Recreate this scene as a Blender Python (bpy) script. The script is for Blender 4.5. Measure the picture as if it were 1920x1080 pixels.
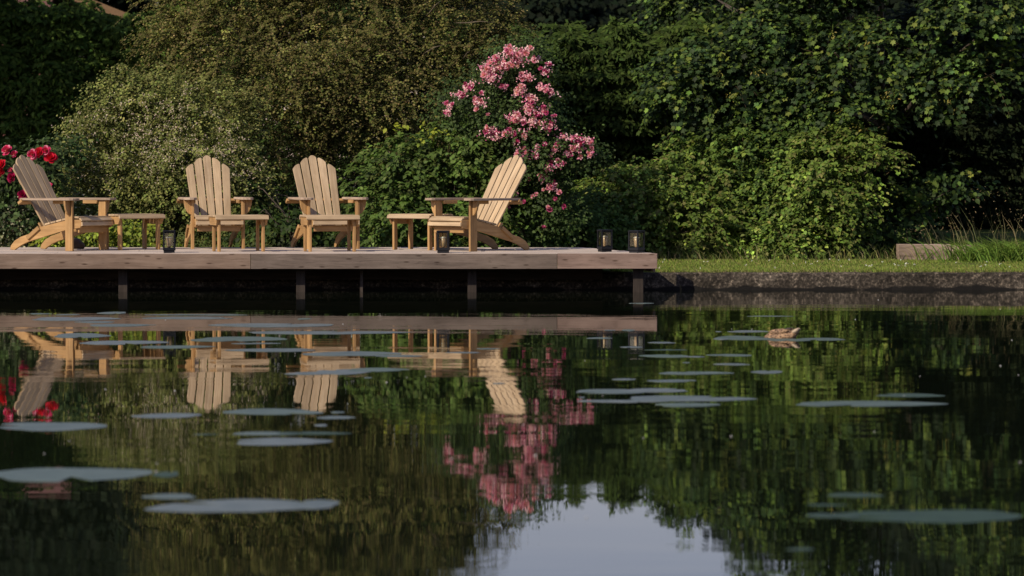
import bpy, bmesh, math
import numpy as np
from mathutils import Vector, Matrix

for o in list(bpy.data.objects): bpy.data.objects.remove(o)
S = bpy.context.scene
COL = S.collection
R = math.radians
# ------------------------------------------------------------------ camera, world, sun, exposure
F = 6000.0; HOR = 320.0; CAMZ = 1.19            # focal length and horizon in pixels of a 1920 px wide frame
PITCH = math.atan((540-HOR)/F)
cd = bpy.data.cameras.new('camera'); cam = bpy.data.objects.new('camera', cd); COL.objects.link(cam)
cam.location = (0, 0, CAMZ); cam.rotation_euler = (math.pi/2-PITCH, 0, 0)
cd.sensor_width = 36; cd.lens = 36*F/1920; cd.clip_end = 2000; cd.clip_start = .1
cd.dof.use_dof = True; cd.dof.focus_distance = 32.6; cd.dof.aperture_fstop = 4.0
S.camera = cam
SUN_AZ = R(45); SUN_EL = R(36)                   # azimuth: to the left of the axis that points back at the camera
SUN = Vector((-math.sin(SUN_AZ)*math.cos(SUN_EL), -math.cos(SUN_AZ)*math.cos(SUN_EL), math.sin(SUN_EL)))
w = bpy.data.worlds.new('World'); S.world = w; w.use_nodes = True
nt = w.node_tree; nt.nodes.clear()
sky = nt.nodes.new('ShaderNodeTexSky'); sky.sky_type = 'NISHITA'; sky.sun_disc = False
sky.sun_elevation = SUN_EL; sky.sun_rotation = math.atan2(SUN.x, SUN.y); sky.air_density = 1.25; sky.dust_density = .6; sky.ozone_density = 2.5
bg = nt.nodes.new('ShaderNodeBackground'); bg.inputs['Strength'].default_value = .12
wo = nt.nodes.new('ShaderNodeOutputWorld')
tn = nt.nodes.new('ShaderNodeMix'); tn.data_type = 'RGBA'; tn.blend_type = 'MULTIPLY'; tn.inputs[0].default_value = 1; tn.inputs[7].default_value = (1.10, .89, 1.02, 1)   # violet tint multiplied into the sky colour, like a white-balance shift
nt.links.new(sky.outputs[0], tn.inputs[6]); nt.links.new(tn.outputs[2], bg.inputs[0]); nt.links.new(bg.outputs[0], wo.inputs[0])
sl = bpy.data.lights.new('sun', 'SUN'); sl.energy = 5.0; sl.angle = R(.55); sl.color = (1, .87, .70)
so = bpy.data.objects.new('sun', sl); COL.objects.link(so); so.rotation_euler = SUN.to_track_quat('Z', 'Y').to_euler(); so.location = (-20, -10, 30)
S.view_settings.view_transform = 'Standard'; S.view_settings.look = 'None'
S.view_settings.exposure = -.15; S.view_settings.gamma = 1; S.view_settings.use_curve_mapping = False
S.cycles.max_bounces = 7; S.cycles.transparent_max_bounces = 8; S.cycles.caustics_reflective = False; S.cycles.caustics_refractive = False

# ------------------------------------------------------------------ helpers
def at(x, y, D):
    """the place that lies D metres out along the pixel (x, y) of the 1920x1080 photograph"""
    u = (x-960)/F; v = (540-y)/F
    d = Vector((u, math.cos(PITCH)+v*math.sin(PITCH), -math.sin(PITCH)+v*math.cos(PITCH)))
    return Vector((0, 0, CAMZ)) + d*(D/d.y)
def on_plane(x, y, z):
    u = (x-960)/F; v = (540-y)/F
    d = Vector((u, math.cos(PITCH)+v*math.sin(PITCH), -math.sin(PITCH)+v*math.cos(PITCH)))
    return Vector((0, 0, CAMZ)) + d*((z-CAMZ)/d.z)
def tag(o, label=None, cat=None, group=None, kind=None):
    if label: o['label'] = label
    if cat: o['category'] = cat
    if group: o['group'] = group
    if kind: o['kind'] = kind
    return o
def empty(name, loc=(0, 0, 0), rz=0):
    o = bpy.data.objects.new(name, None); COL.objects.link(o); o.location = loc; o.rotation_euler = (0, 0, rz); o.empty_display_size = .1
    return o
def link(name, me, mat=None, parent=None, M=None):
    o = bpy.data.objects.new(name, me); COL.objects.link(o)
    if mat is not None and not me.materials: me.materials.append(mat)
    if parent: o.parent = parent
    if M is not None: o.matrix_local = M
    return o
KIDS = {}
def copy_tree(o, parent=None):
    c = o.copy(); COL.objects.link(c); c.parent = parent
    if parent: c.matrix_parent_inverse = Matrix()
    for ch in o.children: copy_tree(ch, c)
    return c
def bm_mesh(bm, name, smooth=False):
    me = bpy.data.meshes.new(name); bm.to_mesh(me); bm.free()
    if smooth: me.polygons.foreach_set('use_smooth', [True]*len(me.polygons))
    return me
def frame(org, xa, ya):
    xa = Vector(xa).normalized(); ya = Vector(ya); ya = (ya-xa*ya.dot(xa)).normalized(); za = xa.cross(ya)
    M = Matrix.Identity(4)
    for i in range(3): M[i][0] = xa[i]; M[i][1] = ya[i]; M[i][2] = za[i]; M[i][3] = org[i]
    return M
def slab(parent, name, outline, org, xa, ya, thick, mat, bevel=.003):
    """a board: outline in its own plane (x along the grain), extruded evenly to its thickness"""
    bm = bmesh.new()
    vs = [bm.verts.new((x, y, -thick/2)) for x, y in outline]
    f = bm.faces.new(vs); r = bmesh.ops.extrude_face_region(bm, geom=[f])
    bmesh.ops.translate(bm, vec=(0, 0, thick), verts=[e for e in r['geom'] if isinstance(e, bmesh.types.BMVert)])
    bmesh.ops.recalc_face_normals(bm, faces=bm.faces)
    if bevel:
        ed = [e for e in bm.edges if abs(e.verts[0].co.z-e.verts[1].co.z) < 1e-6]
        bmesh.ops.bevel(bm, geom=ed, offset=bevel, segments=1, affect='EDGES')
    return link(name, bm_mesh(bm, name), mat, parent, frame(org, xa, ya))
def rect(l, wd): return [(-l/2, -wd/2), (l/2, -wd/2), (l/2, wd/2), (-l/2, wd/2)]
def tube(bm, pts, rads, sides=6, cap=True):
    rings = []
    for i, p in enumerate(pts):
        p = Vector(p); a = Vector(pts[max(i-1, 0)]); b = Vector(pts[min(i+1, len(pts)-1)])
        d = (b-a).normalized(); s = d.cross(Vector((.31, .17, .93))).normalized(); t = d.cross(s)
        rings.append([bm.verts.new(p+(s*math.cos(k*2*math.pi/sides)+t*math.sin(k*2*math.pi/sides))*rads[i]) for k in range(sides)])
    for a, b in zip(rings, rings[1:]):
        for k in range(sides): bm.faces.new((a[k], a[(k+1) % sides], b[(k+1) % sides], b[k]))
    if cap:
        bm.faces.new(rings[0][::-1]); bm.faces.new(rings[-1])
def lathe(bm, prof, sides=16, M=Matrix()):
    rings = [[bm.verts.new(M @ Vector((r*math.cos(k*2*math.pi/sides), r*math.sin(k*2*math.pi/sides), z))) for k in range(sides)] for r, z in prof]
    for a, b in zip(rings, rings[1:]):
        for k in range(sides): bm.faces.new((a[k], a[(k+1) % sides], b[(k+1) % sides], b[k]))
    bm.faces.new(rings[0][::-1]); bm.faces.new(rings[-1])

# ------------------------------------------------------------------ materials
def new_mat(name):
    m = bpy.data.materials.new(name); m.use_nodes = True; t = m.node_tree; t.nodes.clear()
    o = t.nodes.new('ShaderNodeOutputMaterial'); p = t.nodes.new('ShaderNodeBsdfPrincipled'); t.links.new(p.outputs[0], o.inputs[0])
    return m, t, p, o
def N(t, k, **kw):
    n = t.nodes.new(k)
    for a, b in kw.items(): setattr(n, a, b)
    return n
def ramp(t, stops):
    n = t.nodes.new('ShaderNodeValToRGB'); e = n.color_ramp.elements
    while len(e) < len(stops): e.new(.5)
    for q, (p, c) in zip(e, stops): q.position = p; q.color = (*c, 1) if len(c) == 3 else c
    return n
def mixc(t, fac, a, b, mode='MIX'):
    n = N(t, 'ShaderNodeMix', data_type='RGBA', blend_type=mode)
    for sock, v in ((n.inputs[0], fac), (n.inputs[6], a), (n.inputs[7], b)):
        if hasattr(v, 'links') or isinstance(v, bpy.types.NodeSocket): t.links.new(v, sock)
        else: sock.default_value = v if not isinstance(v, tuple) or len(v) == 4 else (*v, 1)
    return n.outputs[2]
def noise(t, vec, scale, detail=4, rough=.55, dist=0.):
    n = N(t, 'ShaderNodeTexNoise'); n.inputs['Scale'].default_value = scale; n.inputs['Detail'].default_value = detail
    n.inputs['Roughness'].default_value = rough; n.inputs['Distortion'].default_value = dist
    if vec is not None: t.links.new(vec, n.inputs['Vector'])
    return n.outputs['Fac']
def coords(t, kind='Object', scale=(1, 1, 1), rand=0.):
    c = N(t, 'ShaderNodeTexCoord').outputs[kind]
    m = N(t, 'ShaderNodeMapping'); m.inputs['Scale'].default_value = scale; t.links.new(c, m.inputs['Vector'])
    if rand:
        i = N(t, 'ShaderNodeObjectInfo'); v = N(t, 'ShaderNodeVectorMath', operation='SCALE'); v.inputs[0].default_value = (rand, rand*.7, rand*.4)
        t.links.new(i.outputs['Random'], v.inputs['Scale']); t.links.new(v.outputs[0], m.inputs['Location'])
    return m.outputs[0]
def bump(t, p, h, strength, dist):
    b = N(t, 'ShaderNodeBump'); b.inputs['Strength'].default_value = strength; b.inputs['Distance'].default_value = dist
    t.links.new(h, b.inputs['Height']); t.links.new(b.outputs[0], p.inputs['Normal'])
def wood(name, c1, c2, c3, grain=1.0, rough=.62, knots=False, var=.22):
    m, t, p, o = new_mat(name)
    v = coords(t, 'Object', (1.6, 38*grain, 38*grain), 40)
    g = noise(t, v, 1.2, 6, .6, .8)
    r = ramp(t, [(.28, c1), (.52, c2), (.75, c3)]); t.links.new(g, r.inputs[0])
    v2 = coords(t, 'Object', (3, 9, 9), 40); bl = noise(t, v2, 1.1, 3, .6)
    rr = ramp(t, [(.35, (.80, .78, .77)), (.65, (1.1, 1.09, 1.08))]); t.links.new(bl, rr.inputs[0])
    c = mixc(t, 1.0, r.outputs[0], rr.outputs[0], 'MULTIPLY')
    i = N(t, 'ShaderNodeObjectInfo'); mr = N(t, 'ShaderNodeMapRange'); t.links.new(i.outputs['Random'], mr.inputs[0])
    mr.inputs[3].default_value = 1-var; mr.inputs[4].default_value = 1+var*.6
    hs = N(t, 'ShaderNodeHueSaturation'); t.links.new(mr.outputs[0], hs.inputs['Value']); t.links.new(c, hs.inputs['Color'])
    c = hs.outputs[0]
    if knots:
        vo = N(t, 'ShaderNodeTexVoronoi', voronoi_dimensions='2D'); t.links.new(coords(t, 'Object', (2.6, 11, 7), 40), vo.inputs['Vector']); vo.inputs['Scale'].default_value = 1.0
        kr = ramp(t, [(.04, (.3, .24, .2)), (.10, (1, 1, 1))]); t.links.new(vo.outputs['Distance'], kr.inputs[0])
        c = mixc(t, .9, c, kr.outputs[0], 'MULTIPLY')
        cr = noise(t, coords(t, 'Object', (2.2, 34, 34), 40), 1.5, 6, .75, 1.8)
        k2 = ramp(t, [(.34, (.38, .34, .32)), (.44, (1, 1, 1))]); t.links.new(cr, k2.inputs[0])
        c = mixc(t, .8, c, k2.outputs[0], 'MULTIPLY')
    t.links.new(c, p.inputs['Base Color']); p.inputs['Roughness'].default_value = rough; p.inputs['Specular IOR Level'].default_value = .3
    bump(t, p, g, .5, .0015)
    return m
M_SLAT = wood('weathered_teak', (.385, .28, .16), (.475, .355, .215), (.55, .43, .275))
M_WARM = wood('warm_teak', (.33, .19, .075), (.43, .26, .105), (.51, .33, .15))
M_ARM = wood('silvered_teak', (.27, .20, .14), (.42, .32, .23), (.52, .42, .32))
M_DECK = wood('deck_plank_wood', (.36, .30, .25), (.52, .445, .375), (.63, .55, .47), .7, .75, var=.15)
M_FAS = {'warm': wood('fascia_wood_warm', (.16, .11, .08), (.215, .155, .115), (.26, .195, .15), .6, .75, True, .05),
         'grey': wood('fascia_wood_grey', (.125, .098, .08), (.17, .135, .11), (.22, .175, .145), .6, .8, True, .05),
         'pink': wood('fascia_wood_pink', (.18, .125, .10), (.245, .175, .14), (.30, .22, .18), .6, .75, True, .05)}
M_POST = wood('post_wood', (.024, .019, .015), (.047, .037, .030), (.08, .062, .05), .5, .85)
M_BARK = wood('bark', (.03, .025, .018), (.075, .06, .045), (.13, .105, .08), .3, .9)

def plain(name, c, rough=.5, metal=0., spec=.5):
    m, t, p, o = new_mat(name); p.inputs['Base Color'].default_value = (*c, 1); p.inputs['Roughness'].default_value = rough
    p.inputs['Metallic'].default_value = metal; p.inputs['Specular IOR Level'].default_value = spec
    nz = noise(t, coords(t, 'Object', (1, 1, 1), 9), 30, 3); r = ramp(t, [(.3, tuple(x*.8 for x in c)), (.7, tuple(min(1, x*1.2) for x in c))])
    t.links.new(nz, r.inputs[0]); t.links.new(r.outputs[0], p.inputs['Base Color'])
    return m
M_BLACK = plain('black_painted_metal', (.007, .008, .011), .45, 0, .3)
M_CANDLE = plain('cream_candle', (.5, .42, .30), .5)
M_AMBER = plain('amber_glass_cup', (.46, .30, .17), .25)
M_CHROME = plain('pale_cap', (.75, .74, .72), .3, .3)
def glass():
    m, t, p, o = new_mat('lantern_glass'); t.nodes.remove(p)
    a = N(t, 'ShaderNodeBsdfTransparent'); a.inputs[0].default_value = (.93, .95, .92, 1)
    b = N(t, 'ShaderNodeBsdfGlossy'); b.inputs['Roughness'].default_value = .06; b.inputs[0].default_value = (.9, .9, .9, 1)
    f = N(t, 'ShaderNodeMath'); f.inputs[0].default_value = .07; f.inputs[1].default_value = 0
    x = N(t, 'ShaderNodeMixShader'); t.links.new(f.outputs[0], x.inputs[0]); t.links.new(a.outputs[0], x.inputs[1]); t.links.new(b.outputs[0], x.inputs[2]); t.links.new(x.outputs[0], o.inputs[0])
    return m
M_GLASS = glass()
def foliage(name, rough=.58, trans=.30, spec=.16):
    m, t, p, o = new_mat(name)
    a = N(t, 'ShaderNodeAttribute'); a.attribute_name = 'tint'
    t.links.new(a.outputs['Color'], p.inputs['Base Color']); p.inputs['Roughness'].default_value = rough; p.inputs['Specular IOR Level'].default_value = spec
    tr = N(t, 'ShaderNodeBsdfTranslucent'); c = mixc(t, 1., a.outputs['Color'], (1.25, 1.35, .6, 1), 'MULTIPLY'); t.links.new(c, tr.inputs[0])
    x = N(t, 'ShaderNodeMixShader'); x.inputs[0].default_value = trans
    t.links.new(p.outputs[0], x.inputs[1]); t.links.new(tr.outputs[0], x.inputs[2]); t.links.new(x.outputs[0], o.inputs[0])
    return m
M_LEAF = foliage('leaf'); M_MATT = foliage('matt_leaf', .75, .24, .08); M_PETAL = foliage('petal', .6, .3, .2)

def water():
    m, t, p, o = new_mat('pond_water')
    p.inputs['Base Color'].default_value = (.006, .009, .005, 1); p.inputs['Roughness'].default_value = .012; p.inputs['IOR'].default_value = 1.33
    n1 = noise(t, coords(t, 'Object', (.7, 2.3, 1)), 1.0, 3, .42)
    n2 = noise(t, coords(t, 'Object', (2.5, 9, 1)), 1.0, 3, .5)
    n3 = noise(t, coords(t, 'Object', (.25, .5, 1)), 1.0, 2, .5)
    mr = N(t, 'ShaderNodeMapRange'); t.links.new(n3, mr.inputs[0]); mr.inputs[1].default_value = .42; mr.inputs[2].default_value = .62; mr.inputs[3].default_value = .25; mr.inputs[4].default_value = 1.2
    a = N(t, 'ShaderNodeMath', operation='MULTIPLY'); t.links.new(n2, a.inputs[0])
    sp_ = N(t, 'ShaderNodeSeparateXYZ'); t.links.new(coords(t, 'Object'), sp_.inputs[0]); my = N(t, 'ShaderNodeMapRange'); t.links.new(sp_.outputs['Y'], my.inputs[0])
    my.inputs[1].default_value = 12; my.inputs[2].default_value = 27; my.inputs[3].default_value = .10; my.inputs[4].default_value = .26; t.links.new(my.outputs[0], a.inputs[1])
    b = N(t, 'ShaderNodeMath', operation='ADD'); t.links.new(n1, b.inputs[0]); t.links.new(a.outputs[0], b.inputs[1])
    c = N(t, 'ShaderNodeMath', operation='MULTIPLY'); t.links.new(b.outputs[0], c.inputs[0]); t.links.new(mr.outputs[0], c.inputs[1])
    bump(t, p, c.outputs[0], 1.0, .0017)
    return m
M_WATER = water()
def concrete():
    m, t, p, o = new_mat('mossy_concrete')
    v = coords(t, 'Object')
    a = noise(t, v, 3.0, 8, .7); b = noise(t, v, 34, 4, .7)
    r = ramp(t, [(.3, (.030, .026, .020)), (.5, (.072, .061, .049)), (.7, (.16, .138, .112))]); t.links.new(a, r.inputs[0])
    r2 = ramp(t, [(.42, (.35, .34, .32)), (.58, (1.1, 1.08, 1.02)), (.70, (3.6, 3.4, 3.1))]); t.links.new(b, r2.inputs[0])
    c = mixc(t, 1., r.outputs[0], r2.outputs[0], 'MULTIPLY')
    # dark wet algae band of its own ragged outline at the foot
    s = N(t, 'ShaderNodeSeparateXYZ'); t.links.new(v, s.inputs[0])
    e = noise(t, coords(t, 'Object', (1.4, 1, 3)), 1.5, 5, .6)
    ad = N(t, 'ShaderNodeMath', operation='MULTIPLY_ADD'); t.links.new(e, ad.inputs[0]); ad.inputs[1].default_value = -.16; t.links.new(s.outputs['Z'], ad.inputs[2])
    k = ramp(t, [(.0, (1, 1, 1)), (.02, (0, 0, 0))])
    ad2 = N(t, 'ShaderNodeMath', operation='ADD'); t.links.new(ad.outputs[0], ad2.inputs[0]); ad2.inputs[1].default_value = .062
    t.links.new(ad2.outputs[0], k.inputs[0])
    c = mixc(t, k.outputs[0], c, (.010, .009, .008, 1))
    t.links.new(c, p.inputs['Base Color']); p.inputs['Roughness'].default_value = .85; p.inputs['Specular IOR Level'].default_value = .2
    bump(t, p, b, .8, .006)
    return m
M_CONC = concrete()
M_SOIL = plain('soil', (.035, .026, .018), .95, 0, .1)
def lawnmat():
    m, t, p, o = new_mat('turf')
    v = coords(t, 'Object'); a = noise(t, v, 2.2, 6, .65); b = noise(t, v, 40, 3)
    r = ramp(t, [(.3, (.06, .08, .018)), (.55, (.10, .13, .03)), (.75, (.16, .15, .055))]); t.links.new(a, r.inputs[0])
    r2 = ramp(t, [(.3, (.5, .5, .5)), (.7, (1.3, 1.3, 1.3))]); t.links.new(b, r2.inputs[0])
    t.links.new(mixc(t, 1., r.outputs[0], r2.outputs[0], 'MULTIPLY'), p.inputs['Base Color']); p.inputs['Roughness'].default_value = .9; p.inputs['Specular IOR Level'].default_value = .1
    bump(t, p, b, 1., .02)
    return m
M_TURF = lawnmat()
def padmat():
    m, t, p, o = new_mat('lily_pad_leaf')
    v = coords(t, 'Object', (1, 1, 1), 20); a = noise(t, v, 9, 4, .6)
    r = ramp(t, [(.3, (.075, .095, .078)), (.6, (.115, .135, .115)), (.8, (.17, .19, .15))]); t.links.new(a, r.inputs[0])
    i = N(t, 'ShaderNodeObjectInfo'); q = ramp(t, [(0., (.75, .92, .72)), (.5, (1.0, 1.05, 1.1)), (1., (1.25, 1.25, 1.35))]); t.links.new(i.outputs['Random'], q.inputs[0])
    t.links.new(mixc(t, 1., r.outputs[0], q.outputs[0], 'MULTIPLY'), p.inputs['Base Color']); p.inputs['Roughness'].default_value = .45; p.inputs['Specular IOR Level'].default_value = .6
    bump(t, p, a, .4, .004)
    return m
M_PAD = padmat()
M_PADD = M_PAD.copy(); M_PADD.name = 'darker_lily_pad_leaf'  # second pad material, darker green and less glossy
for n_ in M_PADD.node_tree.nodes:
    if n_.bl_idname == 'ShaderNodeValToRGB' and len(n_.color_ramp.elements) == 3 and n_.color_ramp.elements[0].position > .2:
        for e_, c_ in zip(n_.color_ramp.elements, ((.022, .040, .020), (.035, .058, .030), (.055, .075, .035))): e_.color = (*c_, 1)
    if n_.bl_idname == 'ShaderNodeBsdfPrincipled': n_.inputs['Roughness'].default_value = .55; n_.inputs['Specular IOR Level'].default_value = .35

# ------------------------------------------------------------------ leaf clouds
HQ = (np.array([(0, 0, 0), (.22, .4, .05), (0, 1, -.1), (-.22, .4, .05)]), [[0, 1, 2, 3]])
QUAD = (np.array([(0, 0, 0), (.38, .45, .10), (0, 1, -.04), (-.38, .45, .10)]), [[0, 1, 2, 3]])
THIN = (np.array([(0, 0, 0), (.14, .4, .04), (0, 1, -.1), (-.14, .4, .04)]), [[0, 1, 2, 3]])
OVAL = (np.array([(0, 0, 0), (.30, .25, .10), (.31, .6, .09), (0, 1, -.14), (-.31, .6, .09), (-.30, .25, .10), (0, .55, -.0)]), [[0, 1, 2, 6], [6, 2, 3, 4], [0, 6, 4, 5]])
def _maple():
    a = [(-150, .35), (-115, .68), (-85, .56), (-55, .95), (-25, .66), (0, 1.1), (25, .66), (55, .95), (85, .56), (115, .68), (150, .35)]
    v = [(0, 0, 0)]+[(math.sin(R(q))*r*.55, .40+math.cos(R(q))*r*.55, .06*abs(math.sin(R(q)))-.06*r*r) for q, r in a]
    return (np.array(v), [[0, i, i+1] for i in range(1, 11)])
MAPLE = _maple()
def frames(d, n):
    n = n/np.linalg.norm(n, axis=1, keepdims=True)
    y = d-(d*n).sum(1, keepdims=True)*n; y /= np.linalg.norm(y, axis=1, keepdims=True)+1e-9
    return np.cross(y, n), y, n
def mesh_from(name, V, counts_faces, tints):
    """V (k,3); list of (faces array (m,c)), tints per face"""
    me = bpy.data.meshes.new(name)
    loops = np.concatenate([f.ravel() for f in counts_faces]); tot = np.concatenate([np.full(len(f), f.shape[1]) for f in counts_faces])
    me.vertices.add(len(V)); me.vertices.foreach_set('co', V.astype(np.float32).ravel())
    me.loops.add(len(loops)); me.loops.foreach_set('vertex_index', loops.astype(np.int32))
    st = np.concatenate([[0], np.cumsum(tot)[:-1]])
    me.polygons.add(len(tot)); me.polygons.foreach_set('loop_start', st.astype(np.int32)); me.polygons.foreach_set('loop_total', tot.astype(np.int32))
    a = me.attributes.new('tint', 'FLOAT_COLOR', 'FACE')
    c = np.ones((len(tot), 4), np.float32); c[:, :3] = tints; a.data.foreach_set('color', c.ravel())
    me.update(calc_edges=True); me.validate()
    return me
def leafcloud(name, P, d, n, s, col, tpl):
    tv, tf = tpl; x, y, z = frames(d, n); k = len(tv); m = len(P)
    V = P[:, None, :]+s[:, None, None]*(tv[None, :, 0, None]*x[:, None]+tv[None, :, 1, None]*y[:, None]+tv[None, :, 2, None]*z[:, None])
    base = (np.arange(m)*k)[:, None]
    groups = {}
    for f in tf: groups.setdefault(len(f), []).append(f)
    F_, T_ = [], []
    for c, fs in groups.items():
        for f in fs: F_.append(base+np.array(f)[None]); T_.append(col)
    return mesh_from(name, V.reshape(-1, 3), F_, np.concatenate(T_))
def palette(rng, pal, m, var=.25):
    pal = np.array(pal); idx = rng.integers(0, len(pal), m); c = pal[idx]*np.exp(rng.normal(0, var, (m, 1)))*np.exp(rng.normal(0, var*.25, (m, 3)))
    return np.clip(c, .002, .9)
def vnoise(P, rng, scale, k=14):
    """cheap smooth noise: a sum of a few random waves, about -1..1"""
    f = rng.normal(0, 1, (k, 3))*scale; ph = rng.uniform(0, 6.28, k)
    return np.sin(P @ f.T+ph).sum(1)/math.sqrt(k/2)/1.6
def lobes_px(L):
    """(x, y, rx, ry) in photograph pixels, distance D, depth radius in metres, weight"""
    out = []
    for x, y, rx, ry, D, rd in L:
        c = at(x, y, D); out.append((c.x, c.y, c.z, rx*D/F, rd, ry*D/F))
    return np.array(out)
def billow(L, k, f, rng):
    out = [L*np.array([1, 1, 1, .9, .9, .9])]
    for i in range(k):
        u = rng.normal(0, 1, (len(L), 3)); u[:, 1] = -abs(u[:, 1])*.8; u[:, 2] += .25; u /= np.linalg.norm(u, axis=1, keepdims=True)
        q = f*rng.uniform(.6, 1.25, (len(L), 1)); out.append(np.c_[L[:, :3]+u*L[:, 3:]*.93, L[:, 3:]*q*np.array([1.15, 1, .8])])
    return np.concatenate(out)
def cloud(L, ncl, per, rc, rng, spray=.15, flat=.6, droop=.2, gap=.0, gscale=1.6, arch=.0, back=.15, bottom=.5, zmin=.2, deep=.22, upn=.6, out=.7):
    w_ = (L[:, 3]*L[:, 5])**1.0; w_ = w_/w_.sum()
    li = rng.choice(len(L), ncl, p=w_); u = rng.normal(0, 1, (ncl, 3)); u /= np.linalg.norm(u, axis=1, keepdims=True)
    keep = ((u[:, 1] < .3) | (rng.random(ncl) < back)) & ((u[:, 2] > -.5) | (rng.random(ncl) < bottom))
    li, u = li[keep], u[keep]; m = len(u)
    r = 1.02-np.abs(rng.normal(0, deep, m))
    C = L[li, :3]+u*r[:, None]*L[li, 3:]
    nv = vnoise(C, rng, gscale)+.9*vnoise(C*np.array([1, 1, 1.5]), rng, gscale*2.8)
    k2 = nv > gap-1.2 if gap <= 0 else nv > (gap-1)
    k2 = nv > np.quantile(nv, gap) if gap > 0 else np.ones(m, bool)
    C, u = C[k2], u[k2]; m = len(C)
    ax = u*np.array([1, .7, .5])+rng.normal(0, .45, (m, 3)); ax[:, 2] -= droop; ax /= np.linalg.norm(ax, axis=1, keepdims=True)
    t = rng.random((m, per))
    P = C[:, None]+ax[:, None]*(t[..., None]*spray)+rng.normal(0, rc, (m, per, 3))*np.array([1, 1, flat])
    P[..., 2] += spray*(arch*(t-t**2*1.25)-t**2*droop)
    P = P.reshape(-1, 3); U = np.repeat(u, per, 0); A = np.repeat(ax, per, 0)
    n = U*out+np.array([-.22, -.40, upn])+rng.normal(0, .36, P.shape); d = A+rng.normal(0, .6, P.shape); d[:, 2] -= droop
    ok = P[:, 2] > zmin
    cid = np.repeat(np.arange(m), per)
    return P[ok], d[ok], n[ok], cid[ok], m
def crown(name, parent, L, pal, size, tpl, mat, ncl, per, rc, rng, var=.22, cvar=.22, keepfn=None, **kw):
    P, d, n, cid, m = cloud(L, ncl, per, rc, rng, **kw)
    if keepfn is not None:
        k = keepfn(P); P, d, n, cid = P[k], d[k], n[k], cid[k]
    col = palette(rng, pal, len(P), var)*np.exp(rng.normal(0, cvar, (m, 1)))[cid]
    s = size*rng.uniform(.65, 1.25, len(P))
    o = link(name, leafcloud(name, P, d, n, s, col, tpl), mat, parent); o['kind'] = 'stuff'
    return o, P
STEM = (np.array([(.5, 0, -.3), (-.5, 0, -.3), (0, 0, .6), (.35, 1, -.2), (-.35, 1, -.2), (0, 1, .4)]), [[0, 1, 4, 3], [1, 2, 5, 4], [2, 0, 3, 5]])
def shoots(parent, Lw, n, length, per, pal, size, tpl, mat, rng, bend=.5, up=.5, stempal=((.14, .11, .06), (.10, .075, .045)), stem=.006, var=.16, bias=-.25, hug=.92, leafy=.2, name='shoots'):
    """arching young shoots that stand clear of the crown, leaves in two ranks along each"""
    L = Lw.copy(); L[:, :3] -= np.array(parent.location)
    w_ = L[:, 3]*L[:, 5]; li = rng.choice(len(L), n*3, p=w_/w_.sum()); u = rng.normal(0, 1, (n*3, 3)); u /= np.linalg.norm(u, axis=1, keepdims=True)
    k = (u[:, 1] < .15) & (u[:, 2] > bias); li, u = li[k][:n], u[k][:n]; m = len(u)
    B = L[li, :3]+u*L[li, 3:]*hug
    # keep only shoots that start outside every other lobe
    ins = np.zeros(m, bool)
    for q in L: ins |= (((B-q[:3])/(q[3:]*.86))**2).sum(1) < 1
    B, u = B[~ins], u[~ins]; m = len(u)
    d0 = u*np.array([1, .7, .6])+np.array([0, 0, up])+rng.normal(0, .35, (m, 3)); d0 /= np.linalg.norm(d0, axis=1, keepdims=True)
    ln = length*rng.uniform(.45, 1.15, m)[:, None]; g = np.array([0, 0, 1.])
    pos = lambda t: B+d0*ln*t-g*ln*bend*t*t
    ts = np.linspace(leafy, 1, per); Ps, ds, ns, ci = [], [], [], []
    side = np.cross(d0, g); side /= np.linalg.norm(side, axis=1, keepdims=True)+1e-6
    for j, t in enumerate(ts):
        tan = d0-2*g*bend*t; tan /= np.linalg.norm(tan, axis=1, keepdims=True)
        for sgn in (-1, 1):
            Ps.append(pos(t)+rng.normal(0, .006, (m, 3))); ds.append(tan*.55+side*sgn*(1.05-.6*t)+rng.normal(0, .22, (m, 3))-g*.25)
            ns.append(np.cross(side, tan)*np.sign(np.cross(side, tan)[:, 2:3]+1e-6)+np.array([-.15, -.35, .2])+rng.normal(0, .28, (m, 3))); ci.append(np.arange(m))
    P, d, nn, ci = np.concatenate(Ps), np.concatenate(ds), np.concatenate(ns), np.concatenate(ci)
    ok = P[:, 2] > .03; P, d, nn, ci = P[ok], d[ok], nn[ok], ci[ok]
    col = palette(rng, pal, len(P), var)*np.exp(rng.normal(0, .22, (m, 1)))[ci]
    o = link(name, leafcloud(name, P, d, nn, size*rng.uniform(.6, 1.2, len(P)), col, tpl), mat, parent); o['kind'] = 'stuff'
    # stems, three straight pieces each
    tv, tf = STEM; V, cnt = [], 0
    for a, b in ((-.25, .2), (.2, .6), (.6, 1.)):
        p, q = pos(a), pos(b); y = q-p; nrm = np.cross(side, y); nrm /= np.linalg.norm(nrm, axis=1, keepdims=True)
        V.append(p[:, None]+tv[None, :, 0, None]*side[:, None]*stem*(1-.5*max(a, 0))+tv[None, :, 2, None]*nrm[:, None]*stem*(1-.5*max(a, 0))+tv[None, :, 1, None]*y[:, None])
    V = np.concatenate(V); base = (np.arange(len(V))*6)[:, None]
    me = mesh_from('stems', V.reshape(-1, 3), [base+np.array(f)[None] for f in tf], np.tile(palette(rng, stempal, len(V), .15), (3, 1)))
    o = link('stems', me, M_MATT, parent); o['kind'] = 'stuff'
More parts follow.
